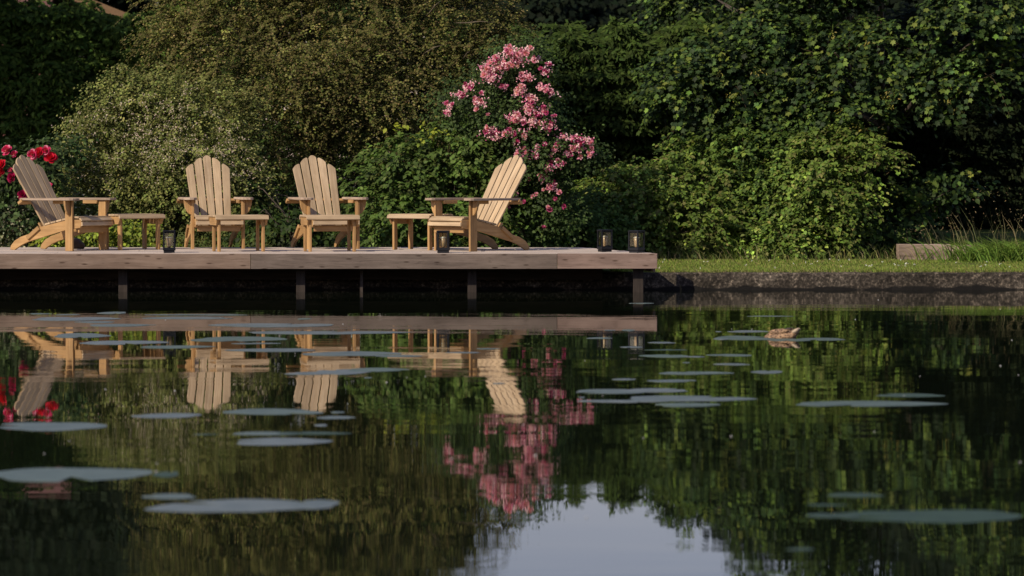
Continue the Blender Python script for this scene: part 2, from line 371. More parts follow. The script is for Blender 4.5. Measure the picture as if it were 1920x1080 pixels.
def branches(name, parent, base, tips, r0, rng, mat=None, sides=5, stems=1, spread=.1):
    """woody frame: stems from the base that fork towards the tips"""
    bm = bmesh.new(); base = Vector(base)
    mid = Vector((0, 0, 0))
    for t_ in tips: mid += Vector(t_)/len(tips)
    fork = base.lerp(mid, .45)
    for s_ in range(stems):
        f = fork+Vector(rng.normal(0, spread, 3)); b = base+Vector((*rng.normal(0, spread*.5, 2), 0))
        tube(bm, [b-Vector((0, 0, .1)), b.lerp(f, .5)+Vector(rng.normal(0, spread*.3, 3)), f], [r0, r0*.8, r0*.6], sides+2)
        for t_ in tips[s_::stems]:
            t_ = Vector(t_); q = f.lerp(t_, .5)+Vector((0, 0, .12))+Vector(rng.normal(0, .08, 3))
            tube(bm, [f, f.lerp(q, .5)+Vector(rng.normal(0, .04, 3)), q, t_], [r0*.5, r0*.36, r0*.25, r0*.08], sides)
    return link(name, bm_mesh(bm, name, True), mat or M_BARK, parent)

# ------------------------------------------------------------------ terrain and water
DF = 31.2                                         # deck front edge
ZD = .383                                         # deck top
ZB = .172                                         # bank
YW = 31.95                                        # pond wall face
def sheet(name, x0, x1, y0, y1, z, mat, nx=1, ny=1, fn=None):
    bm = bmesh.new()
    g = [[bm.verts.new((x0+(x1-x0)*i/nx, y0+(y1-y0)*j/ny, z+(fn(x0+(x1-x0)*i/nx, y0+(y1-y0)*j/ny) if fn else 0))) for i in range(nx+1)] for j in range(ny+1)]
    for j in range(ny):
        for i in range(nx): bm.faces.new((g[j][i], g[j][i+1], g[j+1][i+1], g[j+1][i]))
    o = link(name, bm_mesh(bm, name), mat); o['kind'] = 'structure'; return o
sheet('pond_water', -26, 26, -2, YW+.02, 0, M_WATER)
sheet('pond_bed', -26, 26, -2, YW+.3, -1.4, M_SOIL)
rg0 = np.random.default_rng(5)
def hump(x, y): return .03*math.sin(x*1.7)*math.sin(y*1.3)+ (0 if y < 44 else (y-44)*.012)
sheet('lawn', -30, 30, YW+.22, 48, ZB-.004, M_TURF, 60, 24, lambda x, y: .012*math.sin(x*2.1+y)*min(1, max(0, y-32.4))+(0 if y < 37 else min(.25, (y-37)*.1)))
sheet('ground', -900, 900, 48, 1500, ZB+.2, M_SOIL, 2, 2)
sheet('near_bank', -900, 900, -600, -2, .02, M_TURF)
sheet('left_bank', -900, -26, -2, 48, .1, M_TURF)
sheet('right_bank', 26, 900, -2, 48, .1, M_TURF)
# pond wall: rough concrete kerb with worn top edge
def wall():
    bm = bmesh.new(); rng = np.random.default_rng(3); nx = 520
    prof = [(0, -1.3), (0, .03), (-.004, .10), (0, .155), (.014, ZB), (.24, ZB+.001), (.24, -1.3)]
    rows = []
    for i in range(nx+1):
        x = -26+52*i/nx; row = []
        for k, (y, z) in enumerate(prof):
            jy = rng.normal(0, .0035) if 0 < k < 5 else 0; jz = rng.normal(0, .0025) if k in (3, 4) else 0
            row.append(bm.verts.new((x, YW+y+jy, z+jz)))
        rows.append(row)
    for a, b in zip(rows, rows[1:]):
        for k in range(len(prof)-1): bm.faces.new((a[k], b[k], b[k+1], a[k+1]))
    o = link('pond_wall', bm_mesh(bm, 'pond_wall'), M_CONC)
    tag(o, 'low dark mottled concrete wall holding the bank along the far pond edge', 'wall')
wall()

# ------------------------------------------------------------------ deck
XR = (1232-960)/F*DF                               # right front corner
def deck():
    root = empty('timber_deck', (-3, DF, 0)); tag(root, 'weathered timber deck standing on posts over the pond edge', 'deck')
    inv = Vector((3, -DF, 0))
    n = 17; pw = .140; rng = np.random.default_rng(8); off = .024
    for i in range(n):
        y = DF+off+.0+pw/2+i*(pw+.006); xr = XR-.0-(y-DF)*.27
        cuts = [-8.2]+sorted(rng.uniform(-6, xr-1, 2).tolist())+[xr]
        if i == 0: cuts = [-8.2, -3.4, xr]
        for a, b in zip(cuts, cuts[1:]):
            l = b-a-.004; sk = .27*pw/2 if b == xr else 0
            ol = [(-l/2, -pw/2), (l/2+sk, -pw/2), (l/2-sk, pw/2), (-l/2, pw/2)]
            slab(root, 'plank', ol, Vector(((a+b)/2, y, ZD-.014+rng.normal(0, .0012)))+inv, (1, 0, 0), (0, 1, 0), .028, M_DECK, .003)
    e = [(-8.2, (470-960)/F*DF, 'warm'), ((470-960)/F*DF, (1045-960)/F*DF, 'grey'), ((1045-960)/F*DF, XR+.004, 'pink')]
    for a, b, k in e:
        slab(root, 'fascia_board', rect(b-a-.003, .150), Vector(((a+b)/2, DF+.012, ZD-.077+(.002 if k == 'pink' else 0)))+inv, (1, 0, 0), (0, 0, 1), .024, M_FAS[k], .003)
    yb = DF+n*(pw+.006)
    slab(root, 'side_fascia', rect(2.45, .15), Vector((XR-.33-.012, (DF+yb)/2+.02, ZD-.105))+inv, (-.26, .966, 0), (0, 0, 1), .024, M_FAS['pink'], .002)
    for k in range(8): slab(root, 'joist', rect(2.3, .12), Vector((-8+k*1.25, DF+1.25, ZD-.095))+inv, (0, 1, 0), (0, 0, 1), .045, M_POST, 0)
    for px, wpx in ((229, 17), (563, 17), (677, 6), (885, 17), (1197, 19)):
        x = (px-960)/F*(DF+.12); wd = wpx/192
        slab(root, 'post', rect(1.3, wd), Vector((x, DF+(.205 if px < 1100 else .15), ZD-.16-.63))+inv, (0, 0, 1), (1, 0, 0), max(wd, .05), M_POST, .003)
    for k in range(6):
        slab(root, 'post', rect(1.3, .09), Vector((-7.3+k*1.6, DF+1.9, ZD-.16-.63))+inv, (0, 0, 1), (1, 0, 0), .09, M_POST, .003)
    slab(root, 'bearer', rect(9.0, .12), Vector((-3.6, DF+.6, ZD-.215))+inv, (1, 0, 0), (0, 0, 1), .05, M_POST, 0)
deck()

# ------------------------------------------------------------------ chair
def make_chair():
    r = empty('adirondack_chair')
    for s in (-1, 1):
        slab(r, 'front_leg', rect(.506, .095), (s*.262, .065, .253), (0, 0, 1), (0, 1, 0), .026, M_WARM)
        # arm with rounded nose and tapered tail
        ol = [(-.36, .035), (-.36, -.035), (-.28, -.055), (.20, -.068), (.31, -.066), (.345, -.045), (.36, -.01), (.36, .03), (.345, .055), (.31, .068), (.1, .068), (-.30, .05)]
        ol = [(x, y*s) for x, y in ol]
        if s < 0: ol = ol[::-1]
        slab(r, 'arm', ol, (s*.292, .30, .519), (0, -1, 0), (s*-1*-1, 0, 0), .024, M_ARM)
        q = [(0, 0), (0, .078)]+[(-.15*math.sin(R(a)), .078*math.cos(R(a))) for a in (20, 38, 55, 72)]+[(-.152, 0)]
        q = [(x, y) for x, y in q]
        slab(r, 'arm_bracket', q, (s*.2752, .055, .5065), (0, 0, 1), (s, 0, 0), .024, M_WARM)
        st = [(-.075, .315), (.10, .312), (.47, .235), (.52, .215), (.61, .165), (.72, .135), (.80, .095), (.85, .045), (.862, .004), (.80, .0), (.77, .018), (.70, .055), (.62, .085), (.50, .115), (.30, .165), (.10, .215), (-.06, .232), (-.078, .26)]
        st = [(y, z) for y, z in st]
        slab(r, 'stringer', st, (s*.2355, 0, 0), (0, 1, 0), (0, 0, 1), .024, M_WARM)
        slab(r, 'back_brace', rect(.19, .042), (s*.258, .545, .176), (0, .8, -.56), (0, .56, .8), .020, M_WARM)
        slab(r, 'arm_cleat', [(-.09, -.016), (.09, -.016), (.09, .018), (-.09, .018), (-.1, .01)], (s*.235, .205, .488), (0, 1, 0), (0, 0, 1), .024, M_WARM)
    slab(r, 'front_apron', rect(.446, .062), (0, -.02, .215), (1, 0, 0), (0, 0, 1), .020, M_WARM)
    prof = [((-.080, .272), 84, .040), ((-.064, .316), 48, .040), ((-.008, .338), 4, .068), ((.068, .333), -8, .068), ((.143, .318), -12, .068), ((.218, .303), -12, .068), ((.293, .287), -12, .068), ((.368, .271), -12, .068)]
    for (y, z), a, wd in prof:
        slab(r, 'seat_slat', rect(.492, wd-.001), (0, y, z), (1, 0, 0), (0, math.cos(R(a)), math.sin(R(a))), .019, M_SLAT)
    up = Vector((0, math.sin(R(33)), math.cos(R(33)))); b0 = Vector((0, .432, .215))
    for k in range(-2, 3):
        H = (.895, .866, .788)[abs(k)]; bx, tx = .079*k, .0965*k
        wb, wt = .0338, .0412; n = 9; ol = [(0, -wb), ]
        sg = 1 if k > 0 else -1
        top = []
        for i in range(n):
            t = -.5+i/(n-1)
            if k == 0: h = H-.030*abs(2*t)**2.2
            else:
                q = t*sg+.5; h = H-.060*q**2.0-(.010 if q == 0 else 0)
            top.append((h, t*2*wt))
        ol = [(0, wb), (0, -wb)]+top
        a = math.atan2(tx-bx, H); xa = up*math.cos(a)+Vector((math.sin(a), 0, 0))
        slab(r, 'back_slat', ol, b0+Vector((bx, 0, 0)), xa, (1, 0, 0), .020, M_SLAT)
    nb = Vector((0, math.cos(R(33)), -math.sin(R(33))))
    slab(r, 'back_rail', rect(.70, .055), b0+up*.345+nb*.024, (1, 0, 0), nb, .030, M_WARM)
    slab(r, 'back_rail', rect(.46, .06), b0+up*.06+nb*.022, (1, 0, 0), up, .022, M_WARM)
    slab(r, 'back_rail', rect(.40, .05), b0+up*.58+nb*.021, (1, 0, 0), up, .020, M_WARM)
    return r
def make_stool():
    r = empty('footstool'); W = .54
    for s in (-1, 1):
        slab(r, 'apron', [(-.160, .262), (.160, .262), (.195, .315), (.188, .345), (-.188, .345), (-.195, .315)], (s*.248, 0, 0), (0, 1, 0), (0, 0, 1), .022, M_WARM)
        for q in (-1, 1):
            slab(r, 'leg', rect(.336, .056), (s*.2235, q*.135, .168), (0, 0, 1), (0, 1, 0), .026, M_WARM)
    for k in range(5): slab(r, 'top_slat', rect(W, .066), (0, (k-2)*.0735, .355), (1, 0, 0), (0, 1, 0), .019, M_SLAT)
    for s in (-1, 1): slab(r, 'edge_slat', rect(W, .038), (0, s*.199, .337), (1, 0, 0), (0, s*.35, -.94), .019, M_SLAT)
    return r
C0 = make_chair(); T0 = make_stool()
GC = 'wooden garden armchairs on the deck'; GS = 'slatted footstools in front of the armchairs'
def place(proto, first, px, D, th, label, cat, group, dx=0):
    o = proto if first else copy_tree(proto)
    o.location = ((px-960)/F*D, D, ZD); o.rotation_euler = (0, 0, R(th)); tag(o, label, cat, group); return o
# distances from the foot lines in the photograph
place(C0, True, 171, 32.35, 58, 'wooden slatted armchair facing right at the left end of the deck, by red roses', 'chair', GC)
place(C0, False, 410, 32.92, 13, 'wooden slatted armchair facing the water in front of the pale flowering shrub', 'chair', GC)
place(C0, False, 627, 32.92, 18, 'wooden slatted armchair facing the water, its back slats leaning left against a dark gap', 'chair', GC)
place(C0, False, 845, 32.15, -47, 'sunlit wooden slatted armchair turned to face left, in front of the pink climbing rose', 'chair', GC)
place(T0, True, 248, 32.75, 37, 'slatted wooden footstool in front of the left armchair, beside the first black lantern', 'footstool', GS)
place(T0, False, 447, 32.05, 16, 'slatted wooden footstool in front of the armchair by the pale flowering shrub', 'footstool', GS)
place(T0, False, 618, 32.02, 14, 'slatted wooden footstool in front of the armchair whose back leans left', 'footstool', GS)
place(T0, False, 788, 32.75, -35, 'slatted wooden footstool just left of the sunlit armchair by the pink rose', 'footstool', GS)

# ------------------------------------------------------------------ lanterns
def box(bm, c, s):
    bmesh.ops.create_cube(bm, size=1, matrix=Matrix.Translation(c) @ Matrix.Diagonal((*s, 1)))
def one(name, parent, mat, fn, smooth=False, bevel=0):
    bm = bmesh.new(); fn(bm)
    if bevel: bmesh.ops.bevel(bm, geom=bm.edges[:], offset=bevel, segments=1, affect='EDGES')
    return link(name, bm_mesh(bm, name, smooth), mat, parent)
def make_lantern():
    r = empty('lantern')
    one('base', r, M_BLACK, lambda bm: (box(bm, (0, 0, .012), (.106, .106, .024)), box(bm, (0, 0, .0385), (.122, .122, .027))), bevel=.002)
    for a in (-1, 1):
        for b in (-1, 1): one('corner_post', r, M_BLACK, lambda bm: box(bm, (a*.0515, b*.0515, .13), (.014, .014, .156)))
    one('roof', r, M_BLACK, lambda bm: (box(bm, (0, 0, .2145), (.122, .122, .013)), box(bm, (0, 0, .202), (.100, .100, .012))), bevel=.002)
    for a in (-1, 1):
        one('glass_pane', r, M_GLASS, lambda bm: box(bm, (a*.0515, 0, .13), (.002, .088, .130)))
        one('glass_pane', r, M_GLASS, lambda bm: box(bm, (0, a*.0515, .13), (.088, .002, .130)))
    one('candle_cup', r, M_AMBER, lambda bm: lathe(bm, [(.013, .053), (.019, .06), (.028, .145), (.026, .146)], 14), True)
    cup = r.children[-1]
    one('candle', cup, M_CANDLE, lambda bm: lathe(bm, [(.021, .1465), (.021, .160), (.004, .162)], 14), True)
    one('cup_rim', cup, M_CHROME, lambda bm: lathe(bm, [(.031, .1462), (.031, .152), (.0215, .1512)], 16), True)
    one('handle', r, M_BLACK, lambda bm: tube(bm, [(-.05, .0615, .15), (-.03, .068, .12), (0, .07, .108), (.03, .068, .12), (.05, .0615, .15)], [.0025]*5, 5))
    return r
L0 = make_lantern(); GL = 'black square lanterns on the deck'
place(L0, True, 317, 31.42, 8, 'black square glass lantern beside the left footstool, at the front edge of the deck', 'lantern', GL)
place(L0, False, 831, 31.40, -5, 'black square glass lantern in front of the armchair that faces left', 'lantern', GL)
place(L0, False, 1134, 31.86, 22, 'black square glass lantern standing further back near the deck corner, left of the corner lantern', 'lantern', GL)
place(L0, False, 1193.5, 31.44, -38, 'black square glass lantern at the front right corner of the deck', 'lantern', GL)
# brown stone behind the first chair
def rock():
    bm = bmesh.new(); bmesh.ops.create_icosphere(bm, subdivisions=3, radius=1); rng = np.random.default_rng(2)
    P = np.array([v.co[:] for v in bm.verts]); h = vnoise(P, rng, 2.2)
    for v, k in zip(bm.verts, h):
        v.co *= 1+.10*k; v.co.x *= .092; v.co.y *= .07; v.co.z = max(-.5, v.co.z)*(.085 if v.co.z > 0 else .06)
        if v.co.z > .03: v.co.x *= .8
    m = plain('brown_stone', (.075, .05, .032), .6)
    o = link('stone', bm_mesh(bm, 'stone', True), m); o.location = (*((141-960)/F*33.0, 33.0), ZD+.03)
    tag(o, 'rounded dark brown stone on the deck behind the leg of the left armchair', 'stone')
rock()

# ------------------------------------------------------------------ hedges and trees
def plant(name, label, cat, group=None, loc=(0, 0, 0)):
    return tag(empty(name, loc), label, cat, group)
OLIVE = [(.112, .118, .030), (.135, .128, .040), (.085, .100, .026), (.145, .118, .048)]
HEDGE = [(.030, .050, .012), (.038, .062, .014), (.022, .038, .010)]
LIME = [(.115, .180, .030), (.15, .20, .036), (.085, .14, .024), (.15, .16, .045), (.115, .175, .03)]
GREEN = [(.065, .115, .024), (.085, .135, .03), (.05, .09, .02)]
MAPL = [(.028, .054, .016), (.035, .065, .018), (.048, .084, .018), (.023, .043, .015), (.085, .135, .024)]

def hedge(name, label, x0, x1, ytop, D, rng, n, pal, topn=.22, depth=1.0, size=.095, ragged=.26, spray=.24, zlow=.2):
    """clipped conifer hedge: flat layered sprays over a front face and a top"""
    p0 = at(x0, ytop, D); p1 = at(x1, ytop, D); root = plant(name, label, 'hedge', 'tall conifer hedge', ((p0.x+p1.x)/2, D, ZB))
    m = n; X = rng.uniform(p0.x, p1.x, m); top = p0.z+ragged*vnoise(np.c_[X, X*0, X*0], rng, 2.2)*.6+ragged*.5*vnoise(np.c_[X, X*0, X*0], rng, 9)+np.where(rng.random(m) < .04, rng.random(m)*.28, 0)
    isTop = rng.random(m) < topn
    Z = np.where(isTop, top-np.abs(rng.normal(0, .05, m)), zlow+(top-zlow)*rng.random(m)); Y = np.where(isTop, rng.uniform(0, depth, m), np.abs(rng.normal(0, .10, m)))
    Y = Y+.20*vnoise(np.c_[X, Z*1.2, X*0], rng, 2.4)+.10*np.sin(Z*2*math.pi/.27+1.6*vnoise(np.c_[X, Z*.4, X*0], rng, 1.6))
    C = np.c_[X, D+Y, Z]
    per = 22; t = rng.random((m, per)); ax = rng.normal(0, .55, (m, 3)); ax[:, 1] -= .9; ax[:, 2] = rng.normal(-.25, .25, m); ax /= np.linalg.norm(ax, axis=1, keepdims=True)
    side = np.cross(ax, (0, 0, 1.)); side /= np.linalg.norm(side, axis=1, keepdims=True)
    wv = rng.normal(0, 1, (m, per))*.045
    P = C[:, None]+ax[:, None]*(t[..., None]*spray)+side[:, None]*wv[..., None]+rng.normal(0, .014, (m, per, 3))
    P[..., 2] -= t**2*.05
    P[::9, :, 1] += .45; P[1::9, :, 1] += .8
    P = P.reshape(-1, 3); A = np.repeat(ax, per, 0)+np.repeat(side, per, 0)*np.sign(wv).reshape(-1, 1)*.6
    nn = np.array([-.2, -.9, .75])+rng.normal(0, .4, P.shape); cid = np.repeat(np.arange(m), per)
    L_ = P-np.array(root.location)
    col = palette(rng, pal, len(P), .2)*np.exp(rng.normal(0, .25, (m, 1)))[cid]
    o = link('foliage', leafcloud('foliage', L_, A, nn, size*rng.uniform(.6, 1.2, len(P)), col, HQ), M_MATT, root); o['kind'] = 'stuff'
    # woody core: stems in a row
    bm = bmesh.new()
    for x in np.arange(p0.x+.3, p1.x, .7):
        tube(bm, [(x-root.location.x, depth*.55, -.1), (x-root.location.x+.03, depth*.55, (p0.z-ZB)*.5), (x-root.location.x, depth*.55, p0.z-ZB-.2)], [.06, .045, .02], 6)
    link('stems', bm_mesh(bm, 'stems', True), M_BARK, root)
    return root
hedge('conifer_hedge', 'tall dark conifer hedge behind the pink climbing rose', 850, 1560, 62, 40.2, np.random.default_rng(11), 7600, [(.040, .066, .014), (.050, .080, .016), (.030, .050, .012)])
hedge('conifer_hedge', 'dark conifer hedge hidden behind the olive brown tree, glimpsed through its gaps', 430, 870, 30, 40.8, np.random.default_rng(13), 4200, HEDGE, size=.07)
hedge('conifer_hedge', 'dark hedge in deep shade behind the sycamore at the far right', 1540, 2150, 120, 42.5, np.random.default_rng(14), 4200, [(.012, .020, .008), (.018, .026, .009)], size=.08)  # deep shade put into these near-black leaf colours
hedge('conifer_hedge', 'deep shaded conifer hedge at the far left behind the red roses', -260, 470, 10, 51.0, np.random.default_rng(12), 7000, [(.06, .10, .018), (.075, .12, .022), (.045, .08, .015)], size=.12, spray=.32)

def tree(name, label, cat, L, base, pal, size, tpl, mat, ncl, per, rc, seed, r0=.1, ntips=10, group=None, stems=1, **kw):
    rng = np.random.default_rng(seed); root = plant(name, label, cat, group, base)
    L2 = L.copy(); L2[:, :3] -= np.array(base)
    zm = kw.pop('zmin', .02); bw = kw.pop('bw', None)
    if bw: L2 = billow(L2, bw[0], bw[1], rng)
    extra = kw.pop('extra', None)
    o, P = crown('crown', root, L2, pal, size, tpl, mat, ncl, per, rc, rng, zmin=zm, **kw)
    tips = [P[i] for i in rng.integers(0, len(P), ntips)]
    tips = [Vector(L2[i % len(L2), :3]).lerp(Vector(t_), .85) for i, t_ in enumerate(tips)]
    branches('trunk', root, (0, 0, 0), tips, r0, rng, stems=stems)
    return root, P, rng
# olive small-leaved tree (hawthorn like) filling the upper left
Lh = lobes_px([(470, 60, 160, 85, 38.0, .9), (400, 95, 100, 75, 37.8, .7), (620, 60, 190, 95, 38, 1.0), (800, 60, 140, 70, 38.2, .8), (880, 40, 70, 45, 38.3, .6), (420, 190, 90, 70, 37.6, .7), (540, 190, 150, 110, 37.6, .9),
               (700, 190, 150, 105, 37.7, .9), (850, 130, 90, 50, 37.9, .6), (480, 290, 80, 80, 37.4, .6), (600, 290, 80, 50, 37.7, .6), (770, 260, 60, 40, 37.9, .5), (560, 130, 200, 90, 37.4, .8),
               (520, -70, 220, 110, 38.4, 1.2), (720, -60, 180, 100, 38.4, 1.1), (380, -30, 90, 70, 38.4, .8)])
bh = at(590, 480, 38.6)
tr_h, Ph, rg = tree('hawthorn_tree', 'wide olive brown small-leaved tree filling the upper left behind the middle armchairs', 'tree', Lh, (bh.x, bh.y, ZB), OLIVE, .034, QUAD, M_MATT, 11500, 30, .028, 21, bw=(13, .25),
     r0=.11, ntips=26, stems=4, spray=.42, flat=.5, droop=.25, gap=.48, gscale=4.2, deep=.13, cvar=.36, arch=.5, upn=1.0, out=.35)
M_LIMB = wood('lichened_bark', (.09, .07, .05), (.16, .13, .09), (.23, .19, .13), .4, .9)
rb = np.random.default_rng(300)
for xa, ya, xb, yb, ra in ((718, 106, 774, 63, .011), (798, 32, 826, 2, .010), (782, 106, 832, 84, .009), (850, 43, 928, 43, .007), (563, 10, 568, 46, .009), (484, 150, 508, 124, .008), (700, 169, 722, 160, .009), (694, 207, 735, 173, .010), (865, 114, 882, 95, .008),
                           (520, 255, 552, 236, .009), (640, 130, 668, 112, .007), (596, 62, 612, 30, .007), (420, 70, 452, 52, .007), (382, 96, 412, 88, .007)):
    bm = bmesh.new(); Db = 36.95+rb.random()*.2; o0 = tr_h.location; pa = at(xa, ya, Db+.5)-o0; p1 = at(xa*.7+xb*.3, ya*.7+yb*.3, Db+.15)-o0; p2 = at(xa*.35+xb*.65, ya*.35+yb*.65-3, Db)-o0; pb = at(xb, yb, Db+.05)-o0
    tube(bm, [pa, p1, p2, pb], [ra, ra*.9, ra*.7, ra*.35], 5); link('branch', bm_mesh(bm, 'branch', True), M_LIMB, tr_h)
# pale flowering shrub
Lf = lobes_px([(290, 245, 120, 95, 36.2, .6), (235, 300, 95, 95, 36.0, .6), (390, 260, 85, 95, 36.2, .6), (300, 350, 150, 95, 35.8, .7), (200, 380, 60, 60, 35.8, .5), (400, 370, 80, 70, 35.8, .6)])
bf = at(310, 470, 36.2)
tr_f, Pf, rg = tree('flowering_shrub', 'rounded shrub thick with tiny cream pink flowers behind the left armchairs', 'shrub', Lf, (bf.x, bf.y, ZB), [(.135, .155, .042), (.165, .17, .055), (.11, .13, .034)], .034, QUAD, M_MATT, 4200, 27, .026, 22, bw=(8, .32),
     r0=.04, ntips=24, stems=6, spray=.36, flat=.7, droop=.15, gap=.32, gscale=4, deep=.15, cvar=.30, arch=.6)
def blossoms(parent, P, n, rng, pal, size, name='blossom', mask=None):
    front = P[(P[:, 1] < np.quantile(P[:, 1], .55))] if mask is None else P[mask]
    c = front[rng.integers(0, len(front), n)]; cl = np.repeat(c, 3, 0)+rng.normal(0, .02, (n*3, 3)); cl[:, 1] -= .02+.16*rng.random(len(cl))
    nn = np.array([-.3, -1, .5])+rng.normal(0, .5, cl.shape)
    o = link(name, leafcloud(name, cl, rng.normal(0, 1, cl.shape), nn, size*rng.uniform(.6, 1.2, len(cl)), palette(rng, pal, len(cl), .18), QUAD), M_PETAL, parent); o['kind'] = 'stuff'
blossoms(tr_f, Pf, 1150, rg, [(.42, .36, .26), (.50, .40, .33), (.38, .33, .20)], .019, mask=(Pf[:, 1] < np.quantile(Pf[:, 1], .4)) & (Pf[:, 2] > .75+.5*rg.random(len(Pf))))

shoots(tr_h, Lh, 1500, .50, 26, OLIVE, .030, QUAD, M_MATT, np.random.default_rng(210), bend=.45, up=.25, bias=-.5)
shoots(tr_f, Lf, 420, .34, 14, [(.16, .175, .055), (.19, .19, .08), (.13, .15, .042)], .032, QUAD, M_MATT, np.random.default_rng(211), bend=.35, up=.45)
# sycamore on the right
Lm = lobes_px([(1300, 30, 75, 62, 47, .8), (1390, 15, 80, 55, 47.5, .8), (1440, 90, 75, 65, 38.4, .6), (1330, 150, 90, 70, 38.0, .5), (1450, 180, 120, 80, 38.2, .6), (1540, 60, 80, 75, 38.6, .6), (1380, 230, 80, 50, 37.9, .4),
               (1600, 130, 130, 70, 38.0, .6), (1645, 75, 42, 30, 38.0, .35), (1590, 220, 80, 40, 37.7, .4), (1760, 160, 70, 42, 37.6, .4), (1830, 130, 75, 36, 37.5, .4), (1840, 30, 90, 40, 37.6, .5), (1500, 260, 90, 40, 38.2, .4),
               (1500, -60, 100, 90, 38.8, .8), (1640, -140, 130, 70, 38.6, .8), (1890, -70, 60, 70, 38.2, .6)])
bm_ = at(1760, 480, 45.5)
tr_m, Pm, rg = tree('sycamore_tree', 'large sycamore with lobed leaves and yellow hanging keys overhanging the right side', 'tree', Lm, (bm_.x, bm_.y, ZB), MAPL, .076, MAPLE, M_LEAF, 5000, 15, .045, 31, bw=(6, .34),
     r0=.12, ntips=30, spray=.34, flat=.3, droop=.3, gap=.52, gscale=3.2, deep=.16, cvar=.34, upn=.85, out=.5, arch=.4)
Lu = lobes_px([(1250, -300, 330, 120, 40.3, 1.5), (1700, -340, 420, 150, 40.8, 2.0), (1480, -400, 350, 130, 42.0, 2.0), (1800, -260, 250, 90, 42.0, 1.6), (2000, -200, 200, 120, 40.5, 1.5)]); Lu[:, :3] -= np.array(tr_m.location)
crown('shade_crown', tr_m, Lu, MAPL, .12, MAPLE, M_MATT, 4200, 9, .08, np.random.default_rng(32), spray=.25, flat=.5, back=1., bottom=1., deep=.3)  # unseen crown added above the frame to shade the right side
shoots(tr_m, Lm, 620, .42, 6, MAPL+[(.12, .18, .03)], .085, MAPLE, M_LEAF, np.random.default_rng(212), bend=.75, up=.3, bias=-.6, leafy=.35)
def near(P, px, py, D, rad):
    q = np.array(at(px, py, D)); return np.linalg.norm((P-q)[:, [0, 2]], axis=1) < rad
# lighter young leaf tufts and yellow keys where the photograph has them
def sprig(parent, spots, pal, size, tpl, mat, rng, name, per=9, rad=.07, D=37.4, ydown=0.):
    C = np.array([at(x, y, D)+Vector((0, rng.normal(0, .05), 0)) for x, y in spots])-np.array(parent.location)
    P = np.repeat(C, per, 0)+rng.normal(0, rad, (len(C)*per, 3))*np.array([1, .6, .55]); P[:, 2] -= rng.random(len(P))*ydown
    nn = np.array([-.3, -.5, .8])+rng.normal(0, .35, P.shape); d = rng.normal(0, .6, P.shape); d[:, 2] -= .4+ydown*8
    o = link(name, leafcloud(name, P, d, nn, size*rng.uniform(.6, 1.2, len(P)), palette(rng, pal, len(P), .18), tpl), mat, parent); o['kind'] = 'stuff'
YG = [(.14, .19, .03), (.11, .16, .028), (.17, .20, .04)]
sprig(tr_m, [(1250, 155), (1238, 160), (1275, 120), (1260, 185), (1295, 20), (1330, 60), (1390, 20), (1440, 35), (1540, 90), (1625, 60), (1670, 70), (1735, 40), (1720, 45), (1795, 5), (1790, 40), (1765, 120), (1880, 85), (1900, 115), (1895, 90), (1520, 150), (1545, 180), (1610, 140), (1700, 130), (1380, 180), (1560, 250), (1300, 140), (1350, 100), (1820, 320), (1700, 360), (1710, 390), (1725, 370), (1740, 345)], YG, .08, MAPLE, M_LEAF, rg, 'young_leaves', 7)
sprig(tr_m, [(1560, 60), (1625, 75), (1675, 175), (1660, 180), (1670, 195), (1665, 170), (1785, 150), (1790, 160), (1775, 180), (1795, 190), (1750, 170), (1845, 110), (1800, 205), (1790, 200), (1640, 245), (1620, 230), (1600, 235), (1580, 200), (1760, 185), (1420, 130), (1350, 130), (1370, 175), (1890, 25), (1900, 35), (1775, 60)], [(.30, .27, .06), (.26, .25, .05), (.36, .31, .09)], .045, THIN, M_LEAF, rg, 'keys', 14, .03, 37.3, .08)
# separate nearest lobed leaves as parts
def maple_parts():
    rng = np.random.default_rng(77); tv, tf = MAPLE; mes = []
    for k in range(4):
        c = palette(rng, YG if k % 2 else MAPL, 1, .1)
        me = leafcloud('leaf', np.zeros((1, 3)), np.array([[0, 1., 0]]), np.array([[0, 0, 1.]]), np.ones(1)*.09, c, MAPLE); me.materials.append(M_LEAF); mes.append(me)
    sel = Pm[Pm[:, 1] < np.quantile(Pm[:, 1], .12)]; sel = sel[rng.permutation(len(sel))[:170]]
    for i, p in enumerate(sel):
        z = Vector((-.3, -.55, .8))+Vector(rng.normal(0, .25, 3)); d = Vector(rng.normal(0, .5, 3))-Vector((0, .2, .5))
        M = frame(Vector(p)-Vector((0, .05, 0)), Vector(d).cross(z), d)
        o = bpy.data.objects.new('leaf', mes[i % 4]); COL.objects.link(o); o.parent = tr_m; o.matrix_local = M
maple_parts()

# dogwood shrubs at the right
def shrub(name, label, lob, base, pal, size, ncl, per, seed, tpl=OVAL, mat=M_LEAF, group='leafy shrubs along the lawn', **kw):
    b = at(*base, lob[0][4]); kw.setdefault('spray', .2); kw.setdefault('rc', .05); kw.setdefault('droop', .35); kw.setdefault('bw', (6, .34))
    rc = kw.pop('rc')
    return tree(name, label, 'shrub', lobes_px(lob), (b.x, b.y, ZB), pal, size, tpl, mat, ncl, per, rc, seed, r0=.025, ntips=16, group=group, stems=7, flat=.6, **kw)
s1, P1, g1 = shrub('leafy_shrub', 'low mounded yellow green shrub just right of the deck corner behind the lanterns', [(1200, 395, 105, 72, 37.2, .6), (1295, 340, 62, 58, 37.5, .45), (1150, 440, 80, 50, 37.0, .5), (1290, 430, 90, 60, 36.9, .5)], (1220, 485), LIME, .050, 1750, 24, 41, gap=.42, gscale=4, deep=.17, cvar=.34, spray=.42, rc=.024, arch=.8, upn=1., out=.35)
